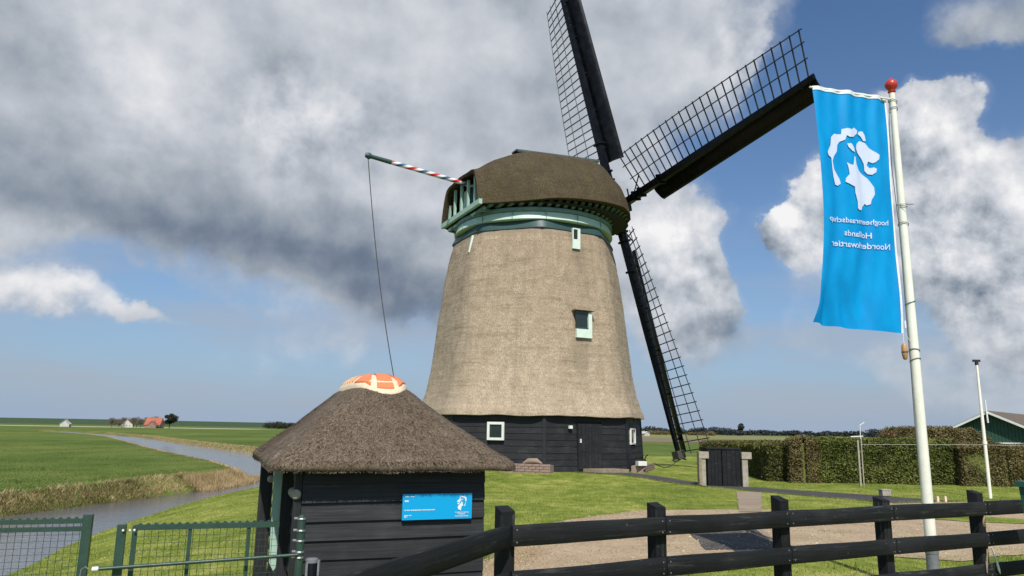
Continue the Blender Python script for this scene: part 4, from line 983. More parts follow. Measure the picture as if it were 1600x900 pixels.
# straw twists caught on the fifth post
for k, (dx, z0_, dx1, z1_) in enumerate(((-.03, .665, .07, .44), (-.10, .655, -.125, .46), (-.09, .93, -.11, .84))):
    b = MB(); p = FP[4] + fn * .048; dz = z0_; pts = [p + Zv * (z0_ + (z1_ - z0_) * t) + fdir * (dx + (dx1 - dx) * t + .008 * math.sin(t * 5 + k)) for t in (0, .3, .6, .85, 1)]
    b.tube(pts, [.005, .008, .010, .012 if k == 0 else .006, .004], 6)
    tag(b.build('cord', M['oldwood'] if k else M['white'], None, loc=p + Zv * dz, auto=60), ['frayed white cord end hanging from the fence post right of the flagpole', 'long brown straw strand hanging beside the white cord', 'short brown straw strand knotted above the white cord'][k], 'cord')

# ------------------------------------------------------------------ green steel gate and mesh fence
def mesh_panel(parent, P0, P1, zt, zb, step=.04, wr=.0016):
    d = P1 - P0; L = d.length; d = d.normalized(); nv = int(L / step); nh = int((zt - zb) / step)
    vm_ = MB(); vm_.tube([Vector((0, 0, zb)), Vector((0, 0, zt))], wr, 4, False); vme = vm_.mesh('wire'); vme.materials.append(M['wire'])
    for i in range(1, nv): inst('wire', vme, parent, Matrix.Translation(P0 + d * (i * L / nv)))
    hm = MB(); hm.tube([P0, P1], wr, 4, False); hme = hm.mesh('wire', P0); hme.materials.append(M['wire'])
    for j in range(1, nh): inst('wire', hme, parent, Matrix.Translation(P0 + Zv * (zb + j * (zt - zb) / nh)))
def spikes(P0, P1, z, step, parent):
    d = P1 - P0; L = d.length; d = d.normalized(); n_ = int(L / step); b = MB(); nn = Vector((d.y, -d.x, 0)) * .004
    b.prism([d * -step * .36, d * step * .36, Zv * .011 + d * step * .1, Zv * .011 - d * step * .1], nn); me = b.mesh('tooth'); me.materials.append(M['gate'])
    for i in range(n_): inst('tooth', me, parent, Matrix.Translation(P0 + d * ((i + .5) * L / n_) + Zv * z))
q0, q1 = Vector((-2.79, 5.12, 0)), Vector((-4.35, 4.55, 0))
mf = thing('mesh_fence', 'green steel mesh fence panel at the canal side, serrated top bar', 'fence', q0)
b = MB(); b.bar(q0 - Zv * .2, q0 + Zv * 1.005, .055, .055, up=Vector((.9, .3, 0))); b.build('post', M['gate'], mf)
dq = (q1 - q0).normalized(); m1 = q0 + dq * .60
b = MB(); b.bar(m1 + Zv * -.1, m1 + Zv * .935, .04, .04, up=dq); b.build('frame_post', M['gate'], mf)
b = MB(); b.bar(q0 + Zv * .965, q1 + Zv * .975, .04, .030); b.build('rail', M['gate'], mf)
b = MB(); b.bar(q0 + Zv * .915, q1 + Zv * .925, .035, .028); b.build('rail', M['gate'], mf)
spikes(q0, q1, .98, .045, mf); mesh_panel(mf, q0, q1, .96, .0)
g0, g1 = Vector((-2.40, 4.80, 0)), Vector((-1.52, 5.12, 0)); dg = (g1 - g0).normalized()
mg = thing('steel_gate', 'low green steel gate with mesh infill between the canal fence and hut', 'gate', g0)
b = MB(); b.bar(g0 + Zv * -.1 + dg * .075, g0 + dg * .075 + Zv * .975, .028, .028, up=dg); b.build('frame_post', M['gate'], mg)
b = MB(); b.bar(g0 + dg * .07 + Zv * .965, g1 + Zv * .962, .035, .032); b.build('rail', M['gate'], mg)
for f in (.42, .80):
    p = g0.lerp(g1, f); b = MB(); b.bar(p - Zv * .1, p + Zv * .955, .022, .022, up=dg); b.build('stile', M['gate'], mg)
spikes(g0 + dg * .08, g1, .98, .045, mg); mesh_panel(mg, g0 + dg * .09, g1, .95, .0)
gpst = thing('gate_post', 'square green gate post next to the mesh gate hinge side', 'post', g0)
b = MB(); b.bar(g0 - Zv * .2, g0 + Zv * .985, .05, .05, up=dg); b.build('shaft', M['gate'], gpst)
for dz in (.955, .955): pass
for k, dx in enumerate((.012, .05, .075)):
    b = MB(); c = g0 + dg * dx + Zv * .955 - Vector((dg.y * -1, dg.x, 0)) * .035; b.tube([c, c - Vector((-dg.y, dg.x, 0)) * .006], .007, 8); b.build('bolt', M['white'], gpst)
lb = thing('latch_bar', 'round green latch bar with a white cap, level below the gate top', 'bar', g0 + Zv * .72)
A0 = g0 - dg * .10 + Zv * .735 + Vector((dg.y, -dg.x, 0)) * .05; A1 = Vector((-1.375, 5.09, .775))
b = MB(); b.tube([A0, A1], .011, 10); b.build('tube', M['gate'], lb, auto=40); b = MB(); b.tube([A0 - dg * .035, A0 - dg * .03, A0, A0 + dg * .005], [.008, .015, .015, .01], 10); b.build('end_cap', M['white'], lb, auto=40)
b = MB(); c = A0 - dg * .05; b.tube([c, c + Vector((-.02, 0, .015)), c + Vector((-.045, 0, .0)), c + Vector((-.05, 0, -.06))], .003, 5); b.build('chain', M['grey'], lb)
hpst = thing('hinge_post', 'round dark green hinge post with bright clamps in front of the hut wall', 'post', (-1.372, 5.12, 0))
hp0 = Vector((-1.372, 5.12, 0)); b = MB(); b.tube([hp0 - Zv * .2, hp0 + Zv * 1.01, hp0 + Zv * 1.025], [.026, .026, .012], 14); b.build('shaft', M['gate'], hpst, auto=40)
for z in (1.0, .925, .86, .79, .755):
    b = MB(); b.tube([hp0 + Zv * (z - .006), hp0 + Zv * (z + .006)], .029, 14); b.tube([hp0 + Zv * z - Vector((.028, .0, 0)), hp0 + Zv * z - Vector((.05, .0, 0))], .009, 8); b.build('clamp', M['grey'], hpst, auto=40)
    b = MB(); b.tube([hp0 + Zv * z + Vector((-.004, -.028, 0)), hp0 + Zv * z + Vector((.016, -.030, 0))], .006, 6); b.build('bolt', M['white'], hpst)
sp_ = Vector((-1.22, 4.85, 0)); s_t = thing('latch_post', 'short galvanised post top with a slotted catch before the hut boards', 'post', sp_)
b = MB(); b.tube([sp_ - Zv * .1, sp_ + Zv * .775, sp_ + Zv * .785], [.036, .036, .030], 14); b.build('shaft', M['steel'], s_t, auto=40)
b = MB(); b.tube([sp_ + Zv * .770, sp_ + Zv * .792, sp_ + Zv * .796], [.039, .039, .03], 14); b.build('cap', M['grey'], s_t, auto=40)
b = MB(); b.hexa(sp_ + Vector((-.02, -.037, .72)), Vector((1, 0, 0)), Vector((0, 1, 0)), Zv, .014, .01, .10); b.hexa(sp_ + Vector((.045, -.0, .74)), Vector((1, 0, 0)), Vector((0, 1, 0)), Zv, .012, .03, .09); b.build('catch_plate', M['grey'], s_t)

# ------------------------------------------------------------------ flagpoles and banner
PX, PY = 4.325, 7.9
fp = thing('flagpole', 'tall white tapered flagpole with a red top knob, carrying the blue banner', 'flagpole', (PX, PY, 0))
b = MB(); b.tube([Vector((PX, PY, z)) for z in (.50, 2.0, 4.0, 5.0, 5.46)], [.056, .050, .041, .035, .032], 20); b.build('shaft', M['pole'], fp, auto=40)
b = MB(); b.tube([Vector((PX, PY, -.2)), Vector((PX, PY, .495))], [.061, .060], 20); b.build('base_sleeve', M['grey'], fp, auto=40)
b = MB(); b.tube([Vector((PX, PY, .43)), Vector((PX, PY, .52))], [.064, .064], 20); b.build('collar', M['grey'], fp, auto=40)
b = MB(); b.lathe((PX, PY, 5.455), [(.028, 0), (.040, .02), (.044, .03), (.032, .04), (.040, .055), (.062, .08), (.072, .115), (.058, .15), (.030, .175), (.012, .19), (.0, .20)], 20); b.build('knob', M['red'], fp, auto=60)
for z in (5.36, 5.26, 4.12, 3.90, 3.02, 2.50, 2.40):
    r = .041 if z > 5 else .049; b = MB(); tilt_ = .02; b.tube([Vector((PX + (r + .004) * math.cos(a), PY + (r + .004) * math.sin(a), z + tilt_ * math.sin(a * 1 + z * 9))) for a in np.linspace(0, 2 * math.pi, 17)], .0045, 5, False); b.build('hoop', M['grey'], fp)
b = MB(); b.tube([Vector((PX + .07 * math.cos(a) + .04, PY + .07 * math.sin(a) - .03, 4.13 + .02 * math.sin(a))) for a in np.linspace(0, 2 * math.pi, 17)], .0035, 5, False); b.build('wire_loop', M['grey'], fp)
b = MB(); b.tube([(PX - .05, PY - .02, 5.36), (PX - .075, PY - .02, 5.0), (PX - .085, PY - .02, 4.6), (PX - .07, PY - .02, 4.15), (PX - .06, PY - .02, 3.9)], .004, 5); b.tube([(PX - .055, PY - .01, 3.9), (PX - .05, PY, 3.4), (PX - .06, PY - .01, 3.0), (PX - .055, PY, 2.3), (PX - .07, PY, 1.2)], .003, 5); b.build('halyard', M['rope'], fp)
TL, TR = Vector((3.283, 7.60, 5.372)), Vector((4.245, 7.885, 5.385)); BL, BR = Vector((3.17, 7.72, 2.765)), Vector((4.215, 7.89, 2.688))
bn = thing('banner', 'bright blue hanging banner seen from behind, white lion and mirrored lettering', 'banner', (4.2, 7.9, 5.37))
def fl(u, v, off=0.):
    """u from free edge (0) to pole edge (1), v from top (0) to bottom (1)"""
    L_ = TL.lerp(BL, v); R__ = TR.lerp(BR, v)
    L_ = L_ + Vector((.075 * math.sin(math.pi * v) * (1.15 if v < .7 else 1.15) + .05 * math.sin(2 * math.pi * v) * -.4, 0, 0)); 
    p = L_.lerp(R__, u); nn = Vector((.27, -.96, 0))
    g = .012 * math.sin(u * 17 + v * 2) * sstep(0, .25, 1 - v * .2) + .05 * math.sin(v * 3.3 + u * 1.4) * (1 - u) + .035 * math.sin(u * 7 + v * 9) * sstep(.6, 1, v) * (1 - u * .6) + .010 * math.sin(u * 31 + math.sin(v * 9) * 1.4) * (1 - .5 * v) + .030 * math.sin(u * 26 - v * 19) * sstep(.78, .97, v) * sstep(.9, .2, u)
    return p + nn * (float(g) + off) - Zv * (.012 * math.sin(u * math.pi) * v)
def m_banner(N):
    n_ = N.noise(N.mapg(N.uv, sc=(3, 1.5, 1)), 1.5, 4); w = N.noise(N.mapg(N.uv, sc=(30, 70, 1)), 1, 2)
    N.setp(N.mix(N.mr(n_, .35, .7), (.0, .31, .74), (.0, .39, .86)), .55, N.m('ADD', w, n_), .15, .004, Specular_IOR_Level=.25)
    tr = N.n.new('ShaderNodeBsdfTranslucent'); tr.inputs[0].default_value = (.0, .36, .80, 1); mx = N.n.new('ShaderNodeMixShader'); mx.inputs[0].default_value = .25
    out = [n for n in N.n if n.type == 'OUTPUT_MATERIAL'][0]; N.l.new(N.b.outputs[0], mx.inputs[1]); N.l.new(tr.outputs[0], mx.inputs[2]); N.l.new(mx.outputs[0], out.inputs[0])
M['banner'] = mat('banner_cloth', m_banner)
NU, NV = 72, 180; b = MB(); b.grid([[fl(i / NU, j / NV) for i in range(NU + 1)] for j in range(NV + 1)], uv=lambda j, i: (i / NU, j / NV * 2.6)); b.build('cloth', M['banner'], bn, smooth=True)
b = MB(); b.grid([[fl(i / NU, -.006 + .018 * k, .006) for i in range(NU + 1)] for k in range(2)]); b.grid([[fl(.982 + .02 * k, j / NV, .006) for k in range(2)] for j in range(NV + 1)]); b.build('hem', M['print'], bn)
b = MB(); b.tube([TR + Vector((.12, .02, -.0)), TL + Vector((-.03, -.01, .0))], .011, 8); b.build('top_arm', M['pole'], bn)
# print: photo-plane layout in banner coordinates
def p2uv(x, y):
    v = (y - 147) / (513 - 147); xl = 1268 + (1268 - 1268) * v; 
    xl = 1268 + 22 * math.sin(math.pi * min(1, max(0, v))) ** 1.0 * 1.0; xr = 1387 + (1411 - 1387) * v
    u = (x - xl) / (xr - xl); yt = 137 + (157 - 137) * u; yb = 505 + (521 - 505) * u; v = (y - yt) / (yb - yt); return u, v
b = MB()
def flag_faces(V_, F_):
    k0 = len(b.v); b.v.extend(tuple(fl(u, v, .010)) for u, v in V_)
    for f in F_: b.face([k0 + i for i in f][::-1])
def refine(V_, F_, it=2):
    V_ = list(V_)
    for _ in range(it):
        F2 = []; cache = {}
        def mid(i, j):
            k = (min(i, j), max(i, j))
            if k not in cache: cache[k] = len(V_); V_.append(((V_[i][0] + V_[j][0]) / 2, (V_[i][1] + V_[j][1]) / 2))
            return cache[k]
        for f in F_:
            if len(f) != 3: F2.append(f); continue
            a_, b__, c_ = f; ab, bc, ca_ = mid(a_, b__), mid(b__, c_), mid(c_, a_); F2 += [(a_, ab, ca_), (ab, b__, bc), (ca_, bc, c_), (ab, bc, ca_)]
        F_ = F2
    return V_, F_
for nm, pts in LION.items():
    V_, F_ = poly_tris(pts); V_, F_ = refine([p2uv(1280 + x / 3.75, 180 + y / 3.75) for x, y in V_], F_, 3); flag_faces(V_, F_)
b.build('lion_emblem', M['bannerprint'], bn)
for s_, (xr, yr), (xl, yl), in (('hoogheemraadschap', (1389, 359), (1297, 351)), ('Hollands', (1363, 378), (1320, 373)), ('Noorderkwartier', (1392, 396.5), (1300, 388.5))):
    b = MB(); V_, F_, hh = text_tris(s_); W_ = xr - xl
    flag_faces([p2uv(xr - x * W_, yr + (yl - yr) * x - y * W_) for x, y in V_], F_)
    b.build('lettering', M['bannerprint'], bn)
cw = thing('counterweight', 'small wooden float hanging under the lower corner of the banner', 'weight', (4.205, 7.87, 2.47))
b = MB(); b.lathe((4.205, 7.87, 2.40), [(.012, 0), (.022, .012), (.030, .05), (.032, .09), (.028, .15), (.016, .175), (.0, .18)], 12); b.build('float', M['corkwood'], cw, auto=50)
b = MB(); b.lathe((4.205, 7.87, 2.475), [(.033, 0), (.0335, .012)], 12); b.build('band', M['rope'], cw)
b = MB(); b.tube([(4.205, 7.87, 2.57), (4.21, 7.88, 2.69)], .003, 5); b.tube([(4.235, 7.87, 2.74), (4.235, 7.87, 2.82)], .010, 8); b.tube([(4.22, 7.87, 2.68), (4.25, 7.87, 2.64), (4.28, 7.88, 2.60)], .003, 5); b.build('cord', M['print'], cw)

b = MB(); b.tube([(13.0, 20.62, -.1), (13.0, 20.62, 1.7), (13.0, 20.62, 3.66)], [.046, .044, .030], 12); b.tube([(13.0, 20.62, 1.42), (13.0, 20.62, 1.5)], .06, 12)
f3 = thing('flagpole', 'thin bare white pole before the hedge and green gabled house', 'flagpole', (13.0, 20.62, 0)); b.build('shaft', M['pole'], f3, auto=40)
b = MB(); b.box((13.0, 20.62, 3.70), (.20, .05, .06)); b.box((13.0, 20.62, 3.64), (.07, .06, .12)); b.build('pole_head', M['dark'], f3)

# ------------------------------------------------------------------ box gate between concrete posts
gy = 23.3
gb = thing('sluice_gate', 'black double leaf wooden box gate standing between two pale posts', 'gate', (6.55, gy, 0))
for x0, x1 in ((6.09, 6.52), (6.545, 7.10)):
    f_ = MB(); f_.box(((x0 + x1) / 2, gy + .08, .58), (x1 - x0, .10, 1.16)); leaf = f_.build('leaf', M['fence'], gb)
    n_ = 4
    for i in range(n_):
        w = (x1 - x0) / n_; b = MB(); b.box((x0 + w * (i + .5), gy + .015, .575), (w - .008, .03, 1.13)); b.build('plank', M['fence'], leaf)
b = MB(); b.box((6.59, gy + .2, 1.14), (1.06, .45, .05)); b.build('lid', M['fence'], gb)
b = MB(); b.box((7.06, gy + .45, .57), (.08, .7, 1.12)); b.box((6.14, gy + .45, .57), (.08, .7, 1.12)); b.build('side_board', M['fence'], gb)
for i, (x, lab) in enumerate(((5.90, 'pale weathered post with a projecting cap block, nearer the mill'), (7.21, 'pale weathered post with a cap block on the hedge side of the black gate'))):
    t = thing('concrete_post', lab, 'post', (x, gy, 0), 'posts beside the black box gate')
    b = MB(); b.box((x, gy, .40), (.21 if not i else .17, .22, .94)); b.build('shaft', M['concrete'], t)
    b = MB(); b.box((x + .05, gy - .01, .94), (.30, .27, .20)); b.build('cap_block', M['concrete'], t)
    if not i:
        b = MB(); b.box((x - .06, gy - .125, .45), (.09, .03, .80)); b.build('shaded_half', M['oldwood'], t)  # darker strip puts the shade of the post's left side into colour

# ------------------------------------------------------------------ green post box, small light, stake
bx = Vector((4.46, 6.30, 0)); pb = thing('letter_box', 'green lidded box on a grey leg at the fence end', 'box', bx)
b = MB(); ax = fdir; ay = Vector((-fdir.y, fdir.x, 0))
k0 = [(-.17, -.12), (.2, -.12), (.2, .14), (-.17, .14)]
lo_ = [bx + ax * (x * .9) + ay * y * .9 + Zv * .90 for x, y in k0]; hi_ = [bx + ax * x + ay * y + Zv * 1.20 for x, y in k0]
b.v = [tuple(p) for p in lo_ + hi_]; b.face((0, 3, 2, 1)); b.face((4, 5, 6, 7)); [b.face((j, (j + 1) % 4, 4 + (j + 1) % 4, 4 + j)) for j in range(4)]; b.build('body', M['binlid'], pb)
b = MB(); b.hexa(bx + ax * .015 + ay * .01 + Zv * 1.225, ax, ay, Zv, .41, .30, .045); b.build('lid', M['binlid'], pb)
b = MB(); b.bar(bx + Zv * -.1, bx + Zv * .9, .04, .04); b.build('leg', M['grey'], pb)
b = MB(); c = Vector((9.95, 20.2, hz(9.95, 20.2)))
b.box(c + Zv * .12, (.24, .18, .14), .1); b.box(c + Zv * .03, (.16, .12, .08), .1); b.box(c + Zv * .20, (.27, .20, .025), .1); tag(b.build('meter_box', M['concrete'], None, loc=c), 'small grey box with a lid standing low on the lawn before the hedge', 'box')

for i, (x, y) in enumerate(((10.60, 18.9), (10.82, 18.95))):
    b = MB(); c = Vector((x, y, 0)); b.box(c + Zv * .06, (.06, .05, .14), .2); b.box(c + Zv * .14, (.05, .04, .03), .2)
    tag(b.build('peg', M['mortar'], None, loc=c), ('short pale peg in the lawn edge behind the flagpole, nearer the pole', 'short pale peg in the lawn edge, the one farther from the flagpole')[i], 'peg', 'short pegs at the edge of the gravel')

# wooden post with a crossbar against the hedge
ps = Vector((11.22, 24.3, 0)); wp = thing('weathered_post', 'thin weathered post with crossbar standing against the clipped hedge', 'post', ps)
b = MB(); b.bar(ps - Zv * .1, ps + Zv * 1.45, .045, .05); b.bar(ps + Vector((.11, .02, -.1)), ps + Vector((.12, .02, 1.55)), .03, .03); b.build('shaft', M['concrete'], wp)
b = MB(); b.bar(ps + Vector((-.22, 0, 1.56)), ps + Vector((.18, 0, 1.58)), .035, .03); b.build('crossbar', M['white'], wp)
b = MB(); b.tube([ps + Vector((.10, 0, 1.5)), ps + Vector((.11, 0, 1.95))], .012, 6); b.tube([ps + Vector((.11, 0, 1.93)), ps + Vector((.26, 0, 2.02))], .012, 6); b.build('vane', M['white'], wp)
b = MB(); b.tube([ps + Vector((.1, 0, 1.32)), Vector((15.0, 24.0, 1.37)), Vector((18.5, 24.6, 1.33))], .0035, 5); tag(b.build('wire', M['white'], None, loc=ps + Zv * 1.3), 'thin pale wire strung along the hedge top from the weathered post', 'wire')

# ------------------------------------------------------------------ foliage
def leaf_cloud(pts, size, mat_, name, base, flat_=0.4, seed=1, sides=None):
    """small leaf-shaped quads at the given points"""
    rg = np.random.default_rng(seed); n_ = len(pts); pts = np.asarray(pts)
    a = rg.normal(size=(n_, 3)); a /= np.linalg.norm(a, axis=1)[:, None]; c = rg.normal(size=(n_, 3)); c -= (c * a).sum(1)[:, None] * a; c /= np.linalg.norm(c, axis=1)[:, None]
    s_ = size * rg.uniform(.6, 1.4, n_)[:, None]
    V_ = np.stack([pts - a * s_, pts + c * s_ * .45, pts + a * s_, pts - c * s_ * .45], 1).reshape(-1, 3) - np.array(base)
    return quick_mesh(name, V_, np.arange(n_ * 4).reshape(-1, 4), mat_)
def hedge(name, label, pl, wid, z0, z1f, mat_, n_, size, seed, group=None, rough=.10, mat2=None):
    """clipped hedge along plan polyline pl; wid = thickness; top height from function of distance"""
    rg = np.random.default_rng(seed); pl = np.array(pl, float); sg_ = np.linalg.norm(np.diff(pl, axis=0), axis=1); cum = np.concatenate([[0], np.cumsum(sg_)]); Lh = cum[-1]
    base = (float(pl[0][0]), float(pl[0][1]), 0.); t = thing(name, label, 'hedge', base, group)
    def at(sv, lat):
        i = np.clip(np.searchsorted(cum, sv, side='right') - 1, 0, len(sg_) - 1); u = (sv - cum[i]) / sg_[i]; P = pl[i] + (pl[i + 1] - pl[i]) * u[:, None]; d = (pl[i + 1] - pl[i]) / sg_[i][:, None]; nn = np.stack([d[:, 1], -d[:, 0]], 1); return P + nn * lat[:, None]
    sv = rg.uniform(0, Lh, n_); which = rg.random(n_)
    top = np.array([z1f(s_) for s_ in sv]); bump_ = np.array([noise.noise(Vector((float(s_) * 1.3, 7.0 + seed, 0))) for s_ in sv]) * rough
    lat = np.where(which < .62, wid / 2 + rg.normal(0, .035, n_), rg.uniform(-wid / 2, wid / 2, n_)); zz = np.where(which < .62, z0 + (top - z0) * rg.random(n_) ** .9, top + rg.normal(0, .035, n_))
    bul = np.array([noise.noise(Vector((float(a_) * .9, float(b_) * 1.6, seed))) for a_, b_ in zip(sv, zz)]) * rough
    zz = np.where(which < .62, zz, zz + bump_); lat = np.where(which < .62, lat + bul, lat)
    P = at(sv, lat); pts = np.column_stack([P, zz])
    for e_i in (0, -1):
        ne = n_ // 10; le = rg.uniform(-wid / 2, wid / 2, ne); pe = at(np.full(ne, .0 if e_i == 0 else Lh - 1e-4), le); ze = z0 + (z1f(0 if e_i == 0 else Lh) - z0) * rg.random(ne); pts = np.concatenate([pts, np.column_stack([pe + rg.normal(0, .03, (ne, 2)), ze])])
    # shoots standing above the top
    m_ = n_ // 12; s2 = rg.uniform(0, Lh, m_); P2 = at(s2, rg.uniform(-wid / 2, wid / 2, m_)); z2 = np.array([z1f(s_) for s_ in s2]) + rg.uniform(0, .10, m_) + .02; pts = np.concatenate([pts, np.column_stack([P2, z2])])
    o = mesh_obj('foliage', leaf_cloud(pts, size, mat_, 'foliage', base, seed=seed), None, t); o['kind'] = 'stuff'; BASE[o] = BASE[t]
    # twiggy inner mass
    b = MB(); rows = []
    for s_ in np.linspace(.05, Lh - .05, max(6, int(Lh / .5))):
        r = []
        for (la, zf) in ((wid / 2 - .07, 0), (wid / 2 - .06, .5), (wid / 2 - .10, .96), (-wid / 2 + .1, .97), (-wid / 2 + .06, 0)):
            p = at(np.array([s_]), np.array([la + .04 * noise.noise(Vector((s_ * 2, zf * 3, seed)))]))[0]; r.append((p[0], p[1], z0 + (z1f(s_) - .03 - z0) * zf))
        rows.append(r)
    b.grid(rows); k = len(b.v); b.face([k - 5 + i for i in range(5)]); b.face([i for i in range(5)][::-1]); b.build('inner_twigs', mat2 or M['hedge'], t)
    return t
hedge('clipped_hedge', 'long clipped green hedge behind the lawn, right of the beech', [(10.2, 25.9), (12.5, 26.2), (15.4, 26.4)], .9, 0., lambda s_: 1.40 + .02 * math.sin(s_ * 2), M['hedge'], 60000, .042, 3)
hedge('low_hedge', 'low olive hedge running back beside the black gate', [(10.6, 40), (10.3, 33.5), (9.8, 29), (9.45, 26.1)], 1.0, 0., lambda s_: 1.10 + .012 * s_, M['hedgemix'], 34000, .042, 4)
hedge('beech_bush', 'brown twiggy beech at the hedge corner', [(9.55, 25.95), (9.95, 25.85), (10.4, 25.85)], .9, 0., lambda s_: 1.36 + .05 * math.sin(s_ * 3), M['hedgebrown'], 10000, .034, 5, rough=.18)
hedge('tall_bush', 'taller yellow brown bush rising behind the clipped hedge next to the house', [(13.9, 27.6), (15.6, 27.8), (17.4, 28.0)], 1.4, 0., lambda s_: 1.62 + .22 * math.sin(max(0, s_) * .9) + .05 * math.sin(s_ * 7), M['hedgebrown'], 22000, .036, 6, rough=.3)
hedge('brown_hedge', 'brown leafless hedge below the green house gable, past the thin pole', [(15.3, 25.9), (16.6, 25.7), (20, 25.6)], 1.0, 0., lambda s_: 1.28 + .05 * math.sin(s_ * 3), M['hedgebrown'], 26000, .034, 7, rough=.2)

def tree(label, x, y, hgt, wid, crown_m, n_, size, seed, trunk=.3, z0=None, squash=1.0, group=None, name='tree', drift=0.):
    rg = np.random.default_rng(seed); z0 = -.5 if z0 is None else z0; base = (x, y, z0); t = thing(name, label, 'tree', base, group)
    b = MB(); th = hgt * trunk; b.tube([Vector((x, y, z0 - .1)), Vector((x + drift * .1, y, z0 + th)), Vector((x + drift * .3, y, z0 + hgt * .75))], [hgt * .03, hgt * .022, hgt * .006], 7)
    for k in range(6):
        a = rg.uniform(0, 6.28); b.tube([Vector((x, y, z0 + th * rg.uniform(.8, 1.2))), Vector((x + math.cos(a) * wid * .35, y + math.sin(a) * wid * .35, z0 + hgt * rg.uniform(.5, .85)))], [hgt * .012, hgt * .004], 5)
    b.build('trunk', M['bark'], t)
    nc = 14; cc = []; 
    for k in range(nc):
        a = rg.uniform(0, 6.28); r = rg.uniform(0, .36) * wid; zc_ = z0 + th + (hgt - th) * rg.uniform(.12, .86); shr = 1 - .5 * abs((zc_ - z0 - th) / (hgt - th) - .45)
        cc.append((x + math.cos(a) * r * shr + drift * (zc_ - z0) / hgt, y + math.sin(a) * r * shr, zc_, wid * rg.uniform(.13, .24) * shr))
    k = rg.integers(0, nc, n_); C_ = np.array(cc)[k]; dd = rg.normal(size=(n_, 3)); dd /= np.linalg.norm(dd, axis=1)[:, None]; rr = rg.random(n_) ** .4
    pts = C_[:, :3] + dd * (C_[:, 3] * rr)[:, None] * np.array([1, 1, .8 * squash])
    o = mesh_obj('crown', leaf_cloud(pts, size, crown_m, 'crown', base, seed=seed), None, t); o['kind'] = 'stuff'; BASE[o] = BASE[t]
    return t

# ------------------------------------------------------------------ far things
def gable_house(name, label, x, y, w, d, eave, ridge_h, rz, wallm, roofm, z0=-.5, wins=3, cat='house'):
    t = thing(name, label, cat, (x, y, z0)); ax = Vector((math.cos(rz), math.sin(rz), 0)); ay = Vector((-ax.y, ax.x, 0)); o = Vector((x, y, z0))
    def p(a, b_, z): return o + ax * a + ay * b_ + Zv * z
    b = MB(); g = [p(-w / 2, -d / 2, 0), p(w / 2, -d / 2, 0), p(w / 2, -d / 2, eave), p(0, -d / 2, ridge_h), p(-w / 2, -d / 2, eave)]; b.prism(g, ay * d); b.build('wall', wallm, t)
    b = MB(); ov_ = .3; th = .14
    for sg_ in (-1, 1):
        sl_ = (ridge_h - eave) / (w / 2); e0 = p(sg_ * (w / 2 + ov_), -d / 2 - ov_, eave - sl_ * ov_ + .05); r0 = p(0, -d / 2 - ov_, ridge_h + .05); b.prism([e0, r0, r0 + Zv * th, e0 + Zv * th], ay * (d + 2 * ov_))
    rf = b.build('roof', roofm, t)
    b = MB(); b.box(p(w * .12, d * .2, ridge_h + .2), (.5, .5, 1.1), rz); b.build('chimney', M['farbrick'], rf)
    for i in range(wins):
        c = p(-w / 2 + w * (i + 1) / (wins + 1), -d / 2 - .02, eave * .55); b = MB(); b.hexa(c, ax, ay, Zv, w * .13, .06, eave * .34); wn = b.build('window', M['white'], t); b = MB(); b.hexa(c - ay * .03, ax, ay, Zv, w * .10, .04, eave * .27); b.build('pane', M['glass'], wn)
    return t
# green house behind the hedge
gh = thing('green_house', 'green boarded bungalow with white bargeboards behind the right hedge', 'house', (38.45, 60, -.3))
hy = Vector((math.sin(rad(46)), math.cos(rad(46)), 0)); hx = Vector((hy.y, -hy.x, 0)); ho = Vector((38.45, 60, 0)); ez, rzz, hw_ = 2.02, 3.52, 3.1
def q(a, b_, z): return ho + hx * a + hy * b_ + Zv * z
b = MB(); b.prism([q(-hw_, 0, -.4), q(hw_, 0, -.4), q(hw_, 0, ez), q(0, 0, rzz), q(-hw_, 0, ez)], hy * 13); b.build('wall', M['house_green'], gh)
for i in range(26):
    b = MB(); a_ = -hw_ + .12 + i * .236; zt = rzz - abs(a_) / hw_ * (rzz - ez); b.hexa(q(a_, -.03, (zt + 1.2) / 2), hx, hy, Zv, .21, .05, max(.05, zt - 1.2)); b.build('plank', M['house_green'], gh)
sl_ = (rzz - ez) / hw_; b = MB()
for sg_ in (-1, 1): b.prism([q(sg_ * (hw_ + .5), -.6, ez - sl_ * .5 + .03), q(0, -.6, rzz + .03), q(0, -.6, rzz + .19), q(sg_ * (hw_ + .5), -.6, ez - sl_ * .5 + .19)], hy * 14)
rf = b.build('roof', M['roofbrown'], gh)
for sg_ in (-1, 1):
    b = MB(); b.bar(q(sg_ * (hw_ + .5), -.64, ez - sl_ * .5 + .05), q(0, -.64, rzz + .05), .06, .17); b.build('bargeboard', M['white'], rf)
b = MB(); b.tube([q(0, -.72, 2.75), q(-.05, -.72, 4.55)], [.07, .05], 8); b.build('finial', M['white'], rf)
b = MB(); b.hexa(q(.3, -.15, 1.18), hx, hy, Zv, 2 * hw_ + .6, .12, .12); b.build('lintel', M['white'], gh)
b = MB(); b.hexa(q(.0, -.06, .6), hx, hy, Zv, 2 * hw_ - .8, .1, 1.0); b.build('window_band', M['glass'], gh)
